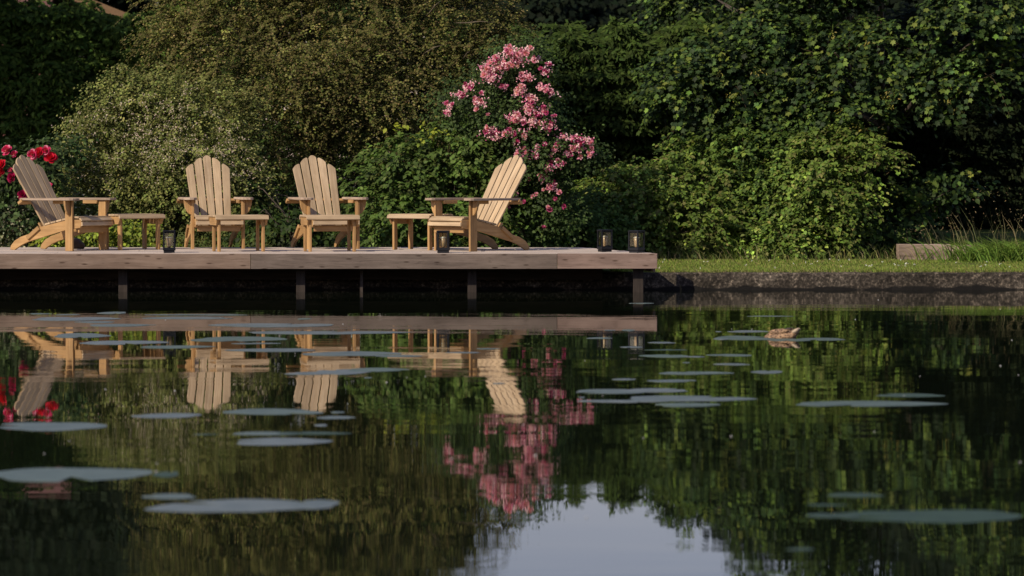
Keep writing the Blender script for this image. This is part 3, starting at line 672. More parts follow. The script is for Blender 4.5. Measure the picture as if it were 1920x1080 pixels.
s2, P2, g2 = shrub('leafy_shrub', 'tall mid green shrub under the sycamore, highest of the shrubs along the lawn', [(1400, 315, 110, 65, 37.7, .6), (1530, 250, 62, 42, 37.8, .45), (1450, 280, 60, 45, 37.8, .4), (1455, 385, 60, 60, 37.2, .4), (1450, 445, 70, 42, 37.0, .4)], (1400, 485), LIME[:1]+GREEN, .050, 1750, 24, 42, gap=.42, gscale=4, deep=.17, cvar=.34, spray=.42, rc=.024, arch=.8, upn=1., out=.35)
s3, P3, g3 = shrub('leafy_shrub', 'broad arching lime green shrub at the right end of the shrub border', [(1575, 315, 88, 48, 37.2, .5), (1632, 318, 42, 36, 37.1, .35), (1540, 300, 50, 40, 37.2, .35), (1535, 385, 62, 62, 36.9, .45), (1500, 450, 70, 40, 36.8, .4)], (1560, 487), LIME, .050, 1750, 24, 43, gap=.42, gscale=4, deep=.17, cvar=.34, spray=.42, rc=.024, arch=.8, upn=1., out=.35)
s4, P4, g4 = shrub('leafy_shrub', 'dark green shrub with scattered leaves in the shade right of the shrub border', [(1680, 400, 55, 50, 38.0, .4), (1640, 445, 70, 36, 37.4, .4), (1770, 345, 55, 26, 38.2, .3), (1720, 375, 40, 30, 38.0, .3)], (1690, 485), MAPL, .07, 520, 9, 44, gap=.3, gscale=3, deep=.3)
# shrub behind the right-hand armchair
s5, P5, g5 = shrub('leafy_shrub', 'bright green leafy shrub behind the right-hand armchair, beside the pink rose', [(850, 310, 90, 60, 35.6, .5), (770, 350, 85, 75, 35.5, .5), (890, 380, 90, 85, 35.5, .5), (720, 420, 55, 60, 35.1, .4), (800, 430, 90, 50, 35.0, .4), (900, 250, 50, 40, 35.8, .35), (690, 340, 35, 30, 35.4, .25)], (820, 470), [(.065, .115, .022), (.085, .135, .028), (.055, .09, .018), (.10, .13, .035)], .056, 1750, 22, 45, group='leafy shrubs behind the deck', gap=.42, gscale=4, deep=.2, spray=.36, rc=.03, arch=.6, upn=1., out=.4, cvar=.3)
def lobpx(i): return {1: [(1200, 395, 105, 72, 37.2, .6), (1295, 340, 62, 58, 37.5, .45), (1150, 440, 80, 50, 37.0, .5), (1290, 430, 90, 60, 36.9, .5)],
 2: [(1400, 315, 110, 65, 37.7, .6), (1530, 250, 62, 42, 37.8, .45), (1450, 280, 60, 45, 37.8, .4), (1455, 385, 60, 60, 37.2, .4), (1450, 445, 70, 42, 37.0, .4)],
 3: [(1575, 315, 88, 48, 37.2, .5), (1632, 318, 42, 36, 37.1, .35), (1540, 300, 50, 40, 37.2, .35), (1535, 385, 62, 62, 36.9, .45), (1500, 450, 70, 40, 36.8, .4)],
 5: [(850, 310, 90, 60, 35.6, .5), (770, 350, 85, 75, 35.5, .5), (890, 380, 90, 85, 35.5, .5), (720, 420, 55, 60, 35.1, .4), (800, 430, 90, 50, 35.0, .4), (900, 250, 50, 40, 35.8, .35), (690, 340, 35, 30, 35.4, .25)]}[i]
for k_, sh_, pl_ in ((1, s1, LIME), (2, s2, LIME[:2]+GREEN[:2]), (3, s3, LIME), (5, s5, [(.075, .13, .024), (.10, .155, .03), (.065, .105, .02)])):
    shoots(sh_, lobes_px(lobpx(k_)), 330, .40, 9, pl_, .058, OVAL, M_LEAF, np.random.default_rng(220+k_), bend=.55, up=.6)
sprig(s5, [(745, 235), (800, 243), (822, 248), (808, 255), (790, 262), (741, 240)], [(.26, .30, .03), (.22, .27, .03)], .06, OVAL, M_LEAF, g5, 'yellow_leaves', 8, .045, 35.2)
s6, P6, g6 = shrub('leafy_shrub', 'dark green shrub beneath the pink rose and behind the right end of the deck', [(1060, 420, 90, 60, 36.6, .4), (990, 430, 70, 50, 36.2, .4), (1150, 440, 60, 40, 36.6, .3)], (1060, 475), GREEN, .05, 1500, 10, 46, group='leafy shrubs behind the deck', gap=.15, gscale=3, deep=.2)
# low plants behind the deck
s7, P7, g7 = shrub('low_plant', 'low clump of bright yellow green leaves behind the left footstool', [(170, 452, 85, 24, 34.6, .3), (255, 448, 60, 26, 34.6, .3), (110, 455, 30, 18, 34.5, .25)], (190, 480), [(.17, .22, .025), (.22, .25, .03), (.13, .18, .025)], .05, 620, 9, 47, group='low plants behind the deck', deep=.2)
s8, P8, g8 = shrub('low_plant', 'pale grey variegated shrub behind the left armchair and below the red roses', [(50, 420, 60, 45, 34.9, .3), (10, 440, 40, 40, 34.8, .3), (120, 405, 40, 30, 35.0, .3)], (50, 480), [(.10, .12, .05), (.20, .20, .12), (.35, .33, .22), (.07, .09, .03)], .036, 700, 12, 48, tpl=QUAD, group='low plants behind the deck', deep=.25, gap=.25)
s9, P9, g9 = shrub('low_plant', 'dark leafy plants at the foot of the olive tree, seen between the two middle armchairs', [(520, 440, 90, 40, 35.2, .3), (640, 430, 60, 50, 35.4, .3), (440, 330, 40, 60, 36.0, .3), (600, 380, 70, 40, 36.4, .3), (470, 350, 30, 18, 35.6, .2)], (560, 480), [(.028, .05, .012), (.04, .07, .015)], .06, 620, 9, 49, group='low plants behind the deck', deep=.3, gap=.3)

# ------------------------------------------------------------------ roses
def bloom_mesh(name, rng, pal, r, rings=((0.25, 4, 75), (.6, 5, 55), (1., 6, 25))):
    P, d, n, s, c = [], [], [], [], []
    for rad, k, el in rings:
        for i in range(k):
            a = i*2*math.pi/k+rng.random(); e = R(el)
            out = np.array([math.cos(a), math.sin(a), 0]); P.append(out*rad*r*.18); dd = out*math.cos(e)+np.array([0, 0, math.sin(e)]); d.append(dd)
            n.append(-out*math.sin(e)+np.array([0, 0, math.cos(e)])); s.append(r*(.75 if rad < .5 else 1)); c.append(rng.integers(0, len(pal)))
    col = np.array(pal)[c]*np.exp(rng.normal(0, .12, (len(c), 1)))
    PT = (np.array([(0, 0, 0), (.42, .35, .06), (.40, .85, .16), (0, 1., .10), (-.40, .85, .16), (-.42, .35, .06)]), [[0, 1, 2, 3], [0, 3, 4, 5]])
    me = leafcloud(name, np.array(P), np.array(d), np.array(n), np.array(s), np.clip(col, 0, .95), PT); me.materials.append(M_PETAL); return me
PINKC = [(1051/360, 0)]
def pz(zx, zy): return (800+zx/2.919, 60+zy/2.919)
clusters = [(350,205,50,42,16,0),(340,250,35,22,9,0),(380,140,22,14,5,0),(450,105,40,25,10,0),(520,112,40,22,9,0),(485,160,60,28,9,0),(420,185,28,28,8,0),(595,150,28,15,4,0),(650,205,28,32,6,1),(540,250,40,20,10,0),(512,320,28,28,11,2),(640,310,40,20,8,0),
 (560,88,15,10,3,0),(580,365,30,20,9,0),(555,420,25,28,9,0),(622,430,38,25,11,1),(480,468,35,32,13,0),(525,485,15,20,4,2),(582,495,28,20,8,2),(650,512,42,32,16,0),(690,465,12,10,2,1),(690,335,15,8,2,1),
 (405,575,38,22,8,2),(350,548,35,32,12,1),(460,550,42,20,10,1),(540,565,14,25,5,0),(600,632,20,16,5,0),(528,668,36,32,14,0),(590,680,22,8,4,0),(495,605,18,14,3,1),(750,576,25,12,5,1),(820,582,50,14,11,1),(872,600,32,16,7,1),(900,660,18,24,6,0),
 (828,640,36,20,11,0),(778,662,20,20,6,1),(715,632,18,28,6,0),(842,686,14,8,2,0),(230,300,30,24,7,1),(172,345,38,12,6,1),(122,402,26,18,4,1),(115,440,15,25,4,1),(285,382,32,26,7,0),(410,298,30,14,4,1),(300,335,12,8,2,0),(645,612,12,10,2,1),(680,742,34,16,6,0),(720,722,22,14,4,1),(690,850,30,18,6,0),(640,800,24,16,3,1)]
singles = [(560,810),(620,780),(680,715),(670,850),(690,845),(660,862),(600,890),(580,900),(640,865),(705,910),(725,880),(665,960),(673,975),(755,955),(535,930),(490,890),(440,960),(640,1070),(700,820),(697,842),(750,720),(720,705),(678,680),(630,800),(335,455),(275,425)]
Lr = lobes_px([(985, 130, 62, 45, 35.6, .35), (940, 150, 40, 40, 35.5, .3), (1000, 210, 50, 60, 35.5, .35), (890, 200, 50, 45, 35.6, .3), (960, 250, 70, 40, 35.4, .35), (1060, 285, 60, 35, 35.3, .3), (1010, 330, 60, 60, 35.4, .35), (1020, 400, 45, 50, 35.4, .3), (850, 210, 25, 25, 35.6, .2)])
br = at(985, 470, 35.7)
rose, Pr, rr = tree('climbing_rose', 'tall climbing rose covered in pink blossom clusters behind the right-hand armchair', 'rose', Lr, (br.x, br.y, ZB), [(.045, .080, .020), (.06, .095, .025), (.035, .06, .016)], .038, QUAD, M_LEAF, 2500, 14, .035, 51,
     r0=.03, ntips=22, stems=5, spray=.28, flat=.8, droop=.1, gap=.12, gscale=4, deep=.3, bw=(4, .4))
def rose_blooms():
    rng = np.random.default_rng(52)
    pals = [[(.66, .24, .33), (.76, .38, .45), (.84, .54, .56)], [(.42, .045, .16), (.52, .085, .22), (.60, .18, .30)], [(.78, .48, .49), (.85, .62, .58), (.70, .34, .42)]]
    mes = [[bloom_mesh('bloom', rng, p, .031) for _ in range(3)] for p in pals]
    base = Vector(rose.location); cnt = 0
    def put(x, y, k):
        nonlocal cnt
        D = 35.0+rng.normal(0, .05); p = at(x, y, D)-base
        f = Vector((-.35, -1, .35))+Vector(rng.normal(0, .4, 3)); M = frame(p, f.cross((0, .1, 1)), (0, 0, 1))
        zq = f.to_track_quat('Z', 'Y').to_matrix().to_4x4(); s = rng.uniform(.75, 1.2)
        o = bpy.data.objects.new('bloom', mes[k][cnt % 3]); COL.objects.link(o); o.parent = rose
        o.matrix_local = Matrix.Translation(p) @ zq @ Matrix.Scale(s, 4); cnt += 1
    for cx, cy, rx, ry, n, k in clusters:
        for i in range(max(1, int(n*.70))):
            a = rng.uniform(0, 6.283); q = math.sqrt(rng.random())
            x, y = pz(cx+rx*q*math.cos(a), cy+ry*q*math.sin(a)); kk = k if rng.random() < .75 else int(rng.integers(0, 3))
            if cnt < 272: put(x, y, kk)
    for x, y in singles:
        if cnt < 299: put(*pz(x, y), 1 if rng.random() < .5 else 0)
    # smaller buds and half open flowers: uncounted filler between the blooms
    C = []
    for cx, cy, rx, ry, n, k in clusters:
        for i in range(int(n*3.6)): C.append(np.array(at(*pz(cx+rng.normal(0, rx*.55), cy+rng.normal(0, ry*.55)), 35.02+rng.normal(0, .07))-base))
    C = np.array(C); P = np.repeat(C, 4, 0)+rng.normal(0, .012, (len(C)*4, 3))
    o = link('small_blossom', leafcloud('small_blossom', P, rng.normal(0, 1, P.shape), np.array([-.3, -1, .5])+rng.normal(0, .5, P.shape), .024*rng.uniform(.6, 1.2, len(P)), palette(rng, pals[0]+pals[0]+pals[2][:2]+pals[1][1:]+pals[2][:1], len(P), .15), QUAD), M_PETAL, rose); o['kind'] = 'stuff'
rose_blooms()
# red roses at the far left
Lq = lobes_px([(20, 340, 55, 60, 34.7, .3), (75, 330, 40, 45, 34.8, .3), (30, 400, 60, 50, 34.7, .3), (100, 300, 40, 30, 35.0, .3), (-30, 330, 50, 60, 34.8, .3), (120, 280, 35, 22, 35.2, .25)])
bq = at(50, 470, 34.8)
red, Pq, rq = tree('rose_bush', 'rose bush with large red and crimson blooms behind the left armchair', 'rose', Lq, (bq.x, bq.y, ZB), [(.045, .075, .022), (.06, .10, .03), (.03, .05, .015)], .055, OVAL, M_LEAF, 900, 9, .05, 61, r0=.018, ntips=18, stems=6, spray=.15, flat=.8, droop=.2, gap=.25, gscale=3, deep=.3)
rng = np.random.default_rng(62)
rp = [[(.55, .008, .035), (.42, .004, .02), (.65, .02, .05)], [(.60, .04, .14), (.72, .25, .34), (.5, .015, .08)], [(.34, .006, .06), (.26, .004, .05)]]
rm = [bloom_mesh('bloom', rng, p, .052, ((.2, 4, 78), (.5, 5, 60), (.8, 6, 35), (1., 6, 8))) for p in rp]
for x, y, k, s in [(14, 283, 1, 1.1), (27, 289, 1, .7), (62, 290, 1, 1.05), (74, 286, 0, 1.), (87, 283, 1, 1.), (95, 297, 0, 1.25), (3, 311, 0, 1.2), (0, 324, 0, .9), (23, 333, 2, 1.), (43, 366, 2, 1.), (93, 348, 1, .6), (20, 320, 1, .6), (-12, 300, 1, 1.), (-25, 330, 0, 1.)]:
    f = Vector((-.3, -1, .45))+Vector(rng.normal(0, .3, 3)); o = bpy.data.objects.new('bloom', rm[k]); COL.objects.link(o); o.parent = red
    o.matrix_local = Matrix.Translation(at(x, y, 34.25)-Vector(red.location)) @ f.to_track_quat('Z', 'Y').to_matrix().to_4x4() @ Matrix.Scale(s*1.05, 4)

# ------------------------------------------------------------------ far wood, house, added light-blocking trees beyond the frame
def big_tree(label, x, y, D, rx, ry, seed, pal, size=.22, n=900, group='tall trees beyond the hedge', rd=3., name='tall_tree', per=14, **kw):
    c = at(x, y, D); rng = np.random.default_rng(seed)
    L = lobes_px([(x, y, rx, ry, D, rd), (x-rx*.45, y+ry*.25, rx*.6, ry*.6, D-.5, rd*.7), (x+rx*.5, y+ry*.2, rx*.55, ry*.65, D-.4, rd*.7), (x+rx*.1, y-ry*.5, rx*.6, ry*.6, D, rd*.7)])
    return tree(name, label, 'tree', L, (c.x, D, ZB), pal, size, QUAD, M_MATT, n, per, size*1.1, seed, r0=.15, ntips=10, group=group, spray=size*2.2, flat=.6, droop=.2, gap=.1, gscale=.8, back=.5, **kw)
SHADE_DK = [(.009, .015, .008), (.012, .019, .009)]  # shade on the background trees painted into near-black leaf colours
big_tree('distant shade-dark tree seen over the middle of the conifer hedge', 1190, 20, 82, 150, 100, 71, SHADE_DK)
big_tree('distant shade-dark tree over the hedge, just left of the sycamore crown', 1400, 10, 84, 150, 110, 72, SHADE_DK)
big_tree('distant shade-dark tree over the hedge, above the pink climbing rose', 990, 30, 80, 140, 90, 73, SHADE_DK)
big_tree('dark tree deep in the shade behind the sycamore, right of centre', 1640, 230, 47, 170, 190, 74, SHADE_DK, .14, 2600, rd=1.6)
big_tree('dark tree deep in the shade behind the dry grasses at the far right', 1850, 230, 46, 170, 200, 75, SHADE_DK, .14, 2600, rd=1.6)
big_tree('tall dark tree standing behind the brick house at the left', 130, -120, 80, 380, 210, 76, SHADE_DK, .22, 5200, rd=3)
big_tree('tall dark tree rising behind the olive tree', 440, -130, 54, 190, 130, 77, SHADE_DK, .12, 1800, rd=2)
for lab, X_, Y_, sd in (('unseen tree added on the left bank, outside the picture, to shade the left hedge', -13.2, 47.2, 78), ('second unseen tree added on the left bank to shade the left hedge', -10.2, 48.6, 79)):  # unseen trees added to throw shade on the left hedge
    L_ = np.array([(X_, Y_, 6.2, 2.3, 2.0, 1.3), (X_+1.2, Y_-.6, 5.6, 1.5, 1.5, .8), (X_-1.2, Y_+.8, 5.8, 1.5, 1.6, .9)])
    tree('tall_tree', lab, 'tree', L_, (X_, Y_+.8, ZB), SHADE_DK, .14, QUAD, M_MATT, 1500 if sd == 78 else 500, 14, .16, sd, r0=.2, ntips=12, group='tall trees beyond the hedge', spray=.35, back=1., bottom=1., deep=.35)
big_tree('dark tree rising behind the olive tree, left of the pink rose', 690, -90, 50, 150, 110, 88, SHADE_DK, .16, 1800, rd=2)
big_tree('dark tree over the sycamore, filling the top right behind its crown', 1790, -60, 56, 200, 130, 86, SHADE_DK, .2, 1500, rd=2)
big_tree('dark tree over the hedge top, between the far wood and the sycamore', 1520, -40, 58, 170, 110, 87, SHADE_DK, .2, 1300, rd=2)
for k_, X_ in enumerate((-34, -22, -10, 1, 12, 24, 36)):  # unseen tree row added to cut skylight from behind the camera
    L_ = np.array([(X_, -24-abs(X_)*.1, 5.2, 6.5, 3, 4.6)])
    tree('tall_tree', 'unseen tree added behind the viewer to block skylight, '+('first', 'second', 'third', 'fourth', 'fifth', 'sixth', 'seventh')[k_]+' from the left', 'tree', L_, (X_, -24, 0), SHADE_DK, .7, QUAD, M_MATT, 260, 14, .7, 200+k_, r0=.3, ntips=6, group='added skylight-blocking trees behind the viewer', spray=.8, back=1., bottom=1., deep=.3)
def house():
    c = at(-201, 0, 70); root = empty('brick_house', (c.x, 70, ZB))
    tag(root, 'red brick house with a tiled lean-to roof, glimpsed over the left hedge', 'house')
    bk = bpy.data.materials.new('brick'); bk.use_nodes = True; t = bk.node_tree; p = t.nodes['Principled BSDF']
    b = N(t, 'ShaderNodeTexBrick'); b.inputs['Scale'].default_value = 4.5; b.inputs['Color1'].default_value = (.16, .062, .048, 1); b.inputs['Color2'].default_value = (.12, .048, .036, 1); b.inputs['Mortar'].default_value = (.14, .10, .09, 1)
    t.links.new(coords(t, 'Object', (1, 1, 1)), b.inputs['Vector']); t.links.new(b.outputs[0], p.inputs['Base Color']); p.inputs['Roughness'].default_value = .9
    tl = plain('roof_tile', (.12, .052, .042), .85); ob = plain('bargeboard', (.16, .09, .035), .6); gy = plain('slate_cladding', (.05, .05, .055), .8)
    one('wall', root, bk, lambda bm: box(bm, (0, 3, 2.3), (6.6, 5.6, 4.6)))
    for s in (-1, 1): slab(root, 'gable_wall', [(.25, 4.6), (5.75, 4.6), (3, 5.85)], (s*3.24, 0, 0), (0, 1, 0), (0, 0, 1), .1, bk, 0)
    for s in (-1, 1):
        slab(root, 'roof', rect(6.9, 3.5), Vector((0, 3+s*1.55, 5.27)), (1, 0, 0), (0, s*.905, -.425), .12, tl, 0)
    # lean-to at the right flank
    one('wall', root, gy, lambda bm: box(bm, (4.35, 2.5, 2.0), (2.1, 4, 4.0)))
    slab(root, 'roof', rect(2.6, 4.4), Vector((4.5, 2.5, 4.62)), (.93, 0, -.37), (0, 1, 0), .12, tl, 0)
    slab(root, 'bargeboard', rect(2.6, .18), Vector((4.5, .26, 4.6)), (.93, 0, -.37), (.37, 0, .93), .04, ob, 0)
house()

# ------------------------------------------------------------------ lawn, grasses, block
def blades(name, C, h, wd, rng, pal, bend=.35, parent=None, mat=M_MATT):
    m = len(C); a = rng.uniform(0, 6.283, m); lean = np.c_[np.cos(a), np.sin(a), np.zeros(m)]*bend*rng.random((m, 1))
    d = lean+np.array([0, 0, 1.]); nn = np.c_[-np.sin(a), np.cos(a), rng.normal(0, .1, m)]+lean*.5+np.array([0, -.6, .2])
    x, y, z = frames(d, nn); h = h[:, None]; w_ = wd[:, None]
    bd = np.c_[np.cos(a), np.sin(a), np.zeros(m)]*bend*h
    V = np.stack([C-x*w_, C+x*w_, C+y*h*.55+x*w_*.8+bd*.2, C+y*h*.55-x*w_*.8+bd*.2, C+y*h*.95+bd*.75-np.array([0, 0, 1])*h*bend*.25], 1)
    b = (np.arange(m)*5)[:, None]; col = palette(rng, pal, m, .22)
    me = mesh_from(name, V.reshape(-1, 3), [b+np.array([[0, 1, 2, 3]]), b+np.array([[3, 2, 4]])], np.concatenate([col, col]))
    return link(name, me, mat, parent)
rng = np.random.default_rng(81)
n = 42000; X = rng.uniform(1.0, 6.5, n); Y = YW+.10+4.9*rng.random(n)**1.25
C = np.c_[X, Y, np.full(n, ZB-.004)]
cut = vnoise(C, rng, 1.6)
o = blades('grass', C, (.018+.022*rng.random(n))*(1+.35*cut), np.full(n, .0035), rng, [(.16, .225, .04), (.20, .25, .05), (.24, .22, .08), (.12, .18, .03)]); tag(o, kind='stuff'); o['label'] = 'short mown lawn grass along the pond wall'; o['category'] = 'grass'
n = 1500; X = rng.uniform(XR-.1, 6.5, n); C = np.c_[X, YW+.03+.10*rng.random(n), np.full(n, ZB-.003)]
o = blades('edge_grass', C, .015+.05*rng.random(n)**2.5, np.full(n, .003), rng, [(.11, .14, .03), (.16, .16, .06), (.20, .17, .09)], .9); tag(o, 'grass blades creeping over the top edge of the pond wall', 'grass', kind='stuff')
n = 1500; X = rng.uniform(-.2, 6.5, n); C = np.c_[X, 36.3+rng.normal(0, .22, n), np.full(n, ZB)]
o = blades('long_grass', C, .08+.20*rng.random(n)**2, np.full(n, .004), rng, [(.09, .13, .03), (.15, .16, .05), (.20, .18, .09)], .5); tag(o, 'uncut long grass fringe at the foot of the shrubs', 'grass', kind='stuff')
def clump(label, px, py, D, n, hh, spread, pal, seed, wd=.006, bend=.6, name='grass_clump', z=ZB):
    r_ = np.random.default_rng(seed); c = at(px, py, D); root = plant(name, label, 'grass', None, (c.x, D, z))
    C = np.c_[r_.normal(0, spread, n), r_.normal(0, spread*.6, n), np.zeros(n)]
    o = blades('blade', C, hh*r_.uniform(.5, 1.1, n), np.full(n, wd), r_, pal, bend, root); o['kind'] = 'stuff'; return root, r_
clump('tuft of tall arching green grass in front of the tall mid green shrub', 1385, 480, 36.5, 70, .42, .10, [(.12, .19, .03), (.16, .22, .04)], 91)
clump('big mound of arching green sedge beside the sleeper block at the far right', 1878, 485, 35.6, 620, .36, .30, [(.10, .17, .026), (.13, .20, .036), (.07, .12, .02)], 92, .007, .7)
clump('strappy bright green leaves behind the second armchair from the left', 470, 462, 34.5, 60, .22, .14, [(.11, .19, .03), (.15, .22, .05)], 93, .011, .9)
clump('thin dark grass behind the gap between the middle armchairs', 530, 462, 34.4, 120, .25, .25, [(.03, .055, .012), (.045, .07, .018)], 94, .004, .3)
clump('green grass blades behind the footstool of the right-hand armchair', 800, 462, 34.3, 120, .2, .3, [(.06, .10, .022), (.08, .12, .03)], 95, .004, .4)
for i, (x, D, hh, lab) in enumerate([(1865, 36.4, .80, 'tall dry brown seed head stalks, the tallest at the far right'), (1790, 36.8, .52, 'dry brown seed stalks rising behind the sleeper block'), (1720, 36.9, .38, 'thin pale grass stalks at the left end of the sleeper block'), (1905, 36.2, .55, 'dry seed stalks against the dark at the right picture edge')]):
    root, r_ = clump(lab, x, 480, D, 24, hh, .18, [(.17, .165, .075), (.14, .15, .06), (.22, .19, .10)], 100+i, .0035, .25, 'dry_grass')
    k = 46; C = np.c_[r_.normal(0, .2, k), r_.normal(0, .06, k), hh*r_.uniform(.6, 1.05, k)]
    o = link('seed_head', leafcloud('seed_head', C, r_.normal(0, 1, C.shape), np.array([0, -1, .3])+r_.normal(0, .4, C.shape), np.full(k, .026), palette(r_, [(.22, .17, .09), (.16, .13, .065)], k), THIN), M_MATT, root); o['kind'] = 'stuff'
def sleeper():
    c = at(1745, 478, 36.3); root = empty('sleeper_block', (c.x, 36.3, ZB)); tag(root, 'weathered pale brown timber sleeper block edging the lawn at the right', 'block')
    m = wood('old_sleeper', (.17, .125, .09), (.33, .25, .19), (.46, .37, .29), .35, .85, True, .1)
    slab(root, 'beam', rect(.60, .19), (-.08, 0, .09), (1, 0, 0), (0, 0, 1), .20, m, .008)
    slab(root, 'beam', rect(.26, .18), (.36, .01, .085), (1, 0, 0), (0, 0, 1), .20, m, .008)
sleeper()
n = 45; X = rng.uniform(1.5, 6.2, n); C = np.c_[X, rng.uniform(32.3, 35.6, n), np.full(n, ZB+.035)]
P = np.repeat(C, 3, 0)+rng.normal(0, .004, (n*3, 3))
o = link('daisies', leafcloud('daisies', P, rng.normal(0, 1, P.shape), np.array([0, -.8, .6])+rng.normal(0, .3, P.shape), np.full(len(P), .011), palette(rng, [(.75, .75, .68)], len(P), .05), QUAD), M_PETAL)
tag(o, 'tiny white daisies scattered over the mown lawn', 'flowers', kind='stuff')

# ------------------------------------------------------------------ lily pads
PADS = [  # x, y, half width, half height (px), short place phrase
 (75,587.6,23,1,'far small lily pad in the black water under the left end of the deck'),(128,589.2,25,.9,'thin lily pad in the black water, second from the left under the deck'),(211,586,29,1.9,'pale oval lily pad in the dark right of the first deck post'),
 (372,589.5,92,1.5,'lily pad row in the black reflection below the second armchair'),(355,595.5,76,2.6,'lily pad row just nearer than the black reflection below the second armchair'),
 (140,597,86,3.2,'large blue grey lily pad raft below the left armchair'),(180,603,38,1.8,'lily pad tucked at the near edge of the raft below the left armchair'),(226,609,66,2.3,'long lily pad on the reflected deck edge below the left footstool'),
 (152,628.5,52,4.5,'lily pad over the reflected legs of the left armchair'),(230,641.5,77,3.8,'lily pad over the reflected left footstool'),(328,649.5,68,2.9,'lily pad over the reflection of the first lantern'),
 (447,635,86,4.8,'lily pad over the reflected legs of the second armchair'),(480,643,45,1.2,'thin lily pad at the near side of the pads below the second armchair'),(512,609,108,3.8,'green tinged lily pad raft on the reflected deck edge below the middle armchairs'),(570,597,12,1.6,'small lily pad beyond the green tinged raft'),
 (608,622.8,138,3.3,'very long lily pad raft over the reflected feet of the third armchair'),(514,655.5,78,3.4,'lily pad between the reflections of the two middle armchairs'),(661,662.5,86,4.6,'lily pad over the reflected seat of the third armchair'),(748,666.5,46,1.8,'lily pad trailing right of the third armchair reflection'),
 (585,699,50,2.6,'left end lily pad of the raft across the third armchair back reflection'),(645,696,56,4.6,'middle lily pad of the raft across the third armchair back reflection'),(706,692.5,60,3.4,'right end lily pad of the raft across the third armchair back reflection'),(690,707,8,1,'tiny lily pad below the raft across the third armchair back'),
 (870,660,30,1.3,'thin lily pad over the reflected seat of the right-hand armchair'),(915,653,24,1,'thin lily pad at the foot of the bright reflected chair back'),(935,718,12,.9,'tiny lily pad on the bright reflected chair back'),
 (95,798,97,8.6,'big lily pad near the reflected red roses at the left picture edge'),(313,778,62,4.6,'lone lily pad left of the second armchair back reflection'),(510,771,92,5.6,'long lily pad between the tops of the two reflected chair backs'),(633,772,12,1.6,'tiny lily pad right of the third armchair reflection'),
 (630,781.5,33,3,'small lily pad below the top of the third armchair reflection'),(602,796,13,1.8,'tiny lily pad standing alone under the third armchair reflection'),(500,811.5,60,3.4,'lily pad behind the bright oval pad left of centre'),(585,811,66,2.8,'dull olive lily pad trailing right behind the bright oval pad'),
 (528,826.5,97,6.4,'bright oval lily pad left of centre'),(385,813,24,.9,'sunken thin lily pad left of the bright oval pad'),(130,888,165,12,'very large pale lily pad raft at the left picture edge'),(312,888,26,5,'dull green lily pad at the right end of the very large pale raft'),
 (318,929,52,4.8,'small pale lily pad behind the nearest big pad'),(440,947,158,12,'nearest big pale lily pad at the lower left'),(590,944,48,8,'grey lily pad at the right end of the nearest big pad'),
 (1143,618.5,10,.9,'tiny lily pad on the reflected deck corner, left one'),(1178,618.3,13,1.6,'little green lily pad on the reflected deck corner'),(1124,633,26,1.3,'thin lily pad below the reflected deck edge near the third lantern'),(1241,641.5,26,1.3,'thin lily pad right of the reflected deck corner'),
 (1184,650,20,1.1,'thin lily pad under the corner lantern reflection'),(1250,655,38,1.3,'faint narrow lily pad right of the corner lantern reflection'),(1247,666.5,48,2.6,'bright lily pad right of the corner lantern reflection'),(1302,667.8,20,1.2,'narrow lily pad touching the right end of the bright pad near the corner'),(1287,679,7,.8,'speck sized lily pad below the bright pad near the corner'),
 (1370,665,40,2.3,'lily pad below and left of the duck'),(1372,682,34,1.8,'second lily pad below and left of the duck'),(1439,696.5,31,2.8,'lone lily pad straight below the duck'),(1303,698.5,66,2.9,'long lily pad in the lit green reflection right of centre'),(1171,710,24,1.5,'thin lone lily pad above the big right-hand raft'),
 (1259,713,45,2.4,'lily pad just above the big right-hand raft'),(1145,733,72,4,'upper left lily pad of the big right-hand raft'),(1228,731,68,3.4,'upper right lily pad of the big right-hand raft'),(1091,744,6,1,'speck of a lily pad left of the big right-hand raft'),(1290,746,110,5.6,'widest bluish lily pad of the big right-hand raft'),
 (1168,751,80,2.6,'lower left lily pad of the big right-hand raft'),(1288,758,56,3.9,'lower right greenish lily pad of the big right-hand raft'),(1403,620.5,40,1.9,'lily pad just beyond the duck on its left'),(1347,621,6,.8,'speck of a lily pad far left of the duck'),
 (1395,633,52,4.2,'lily pad touching the left side of the duck'),(1352,635,14,1.2,'small lily pad at the left tip of the pad by the duck'),(1540,635,48,2.4,'lily pad trailing right of the duck'),(1478,636.5,42,2.3,'lily pad under the breast of the duck'),
 (1444,592,40,.9,'thin far lily pad near the pond wall beyond the duck'),(1625,756,130,5.6,'wide green lily pad raft in the dark water at the right'),(1705,740,68,3.2,'dim lily pad beyond the wide green raft at the right'),
 (1745,966,165,13,'big dark green lily pad at the lower right'),(1560,965,48,4.6,'dim lily pad left of the big dark green one'),(1604,927,48,4.2,'lone lily pad above the big dark green one at lower right'),(1548,945,36,2,'faint sunken lily pad at the lower right'),(1500,1028,26,2.6,'faint lily pad nearest the bottom right of the sky reflection'),
 (1203,568,22,.9,'bright sliver of a lily pad by the deck corner post'),(930,612.5,0,0,''),(1590,756,0,0,'')]
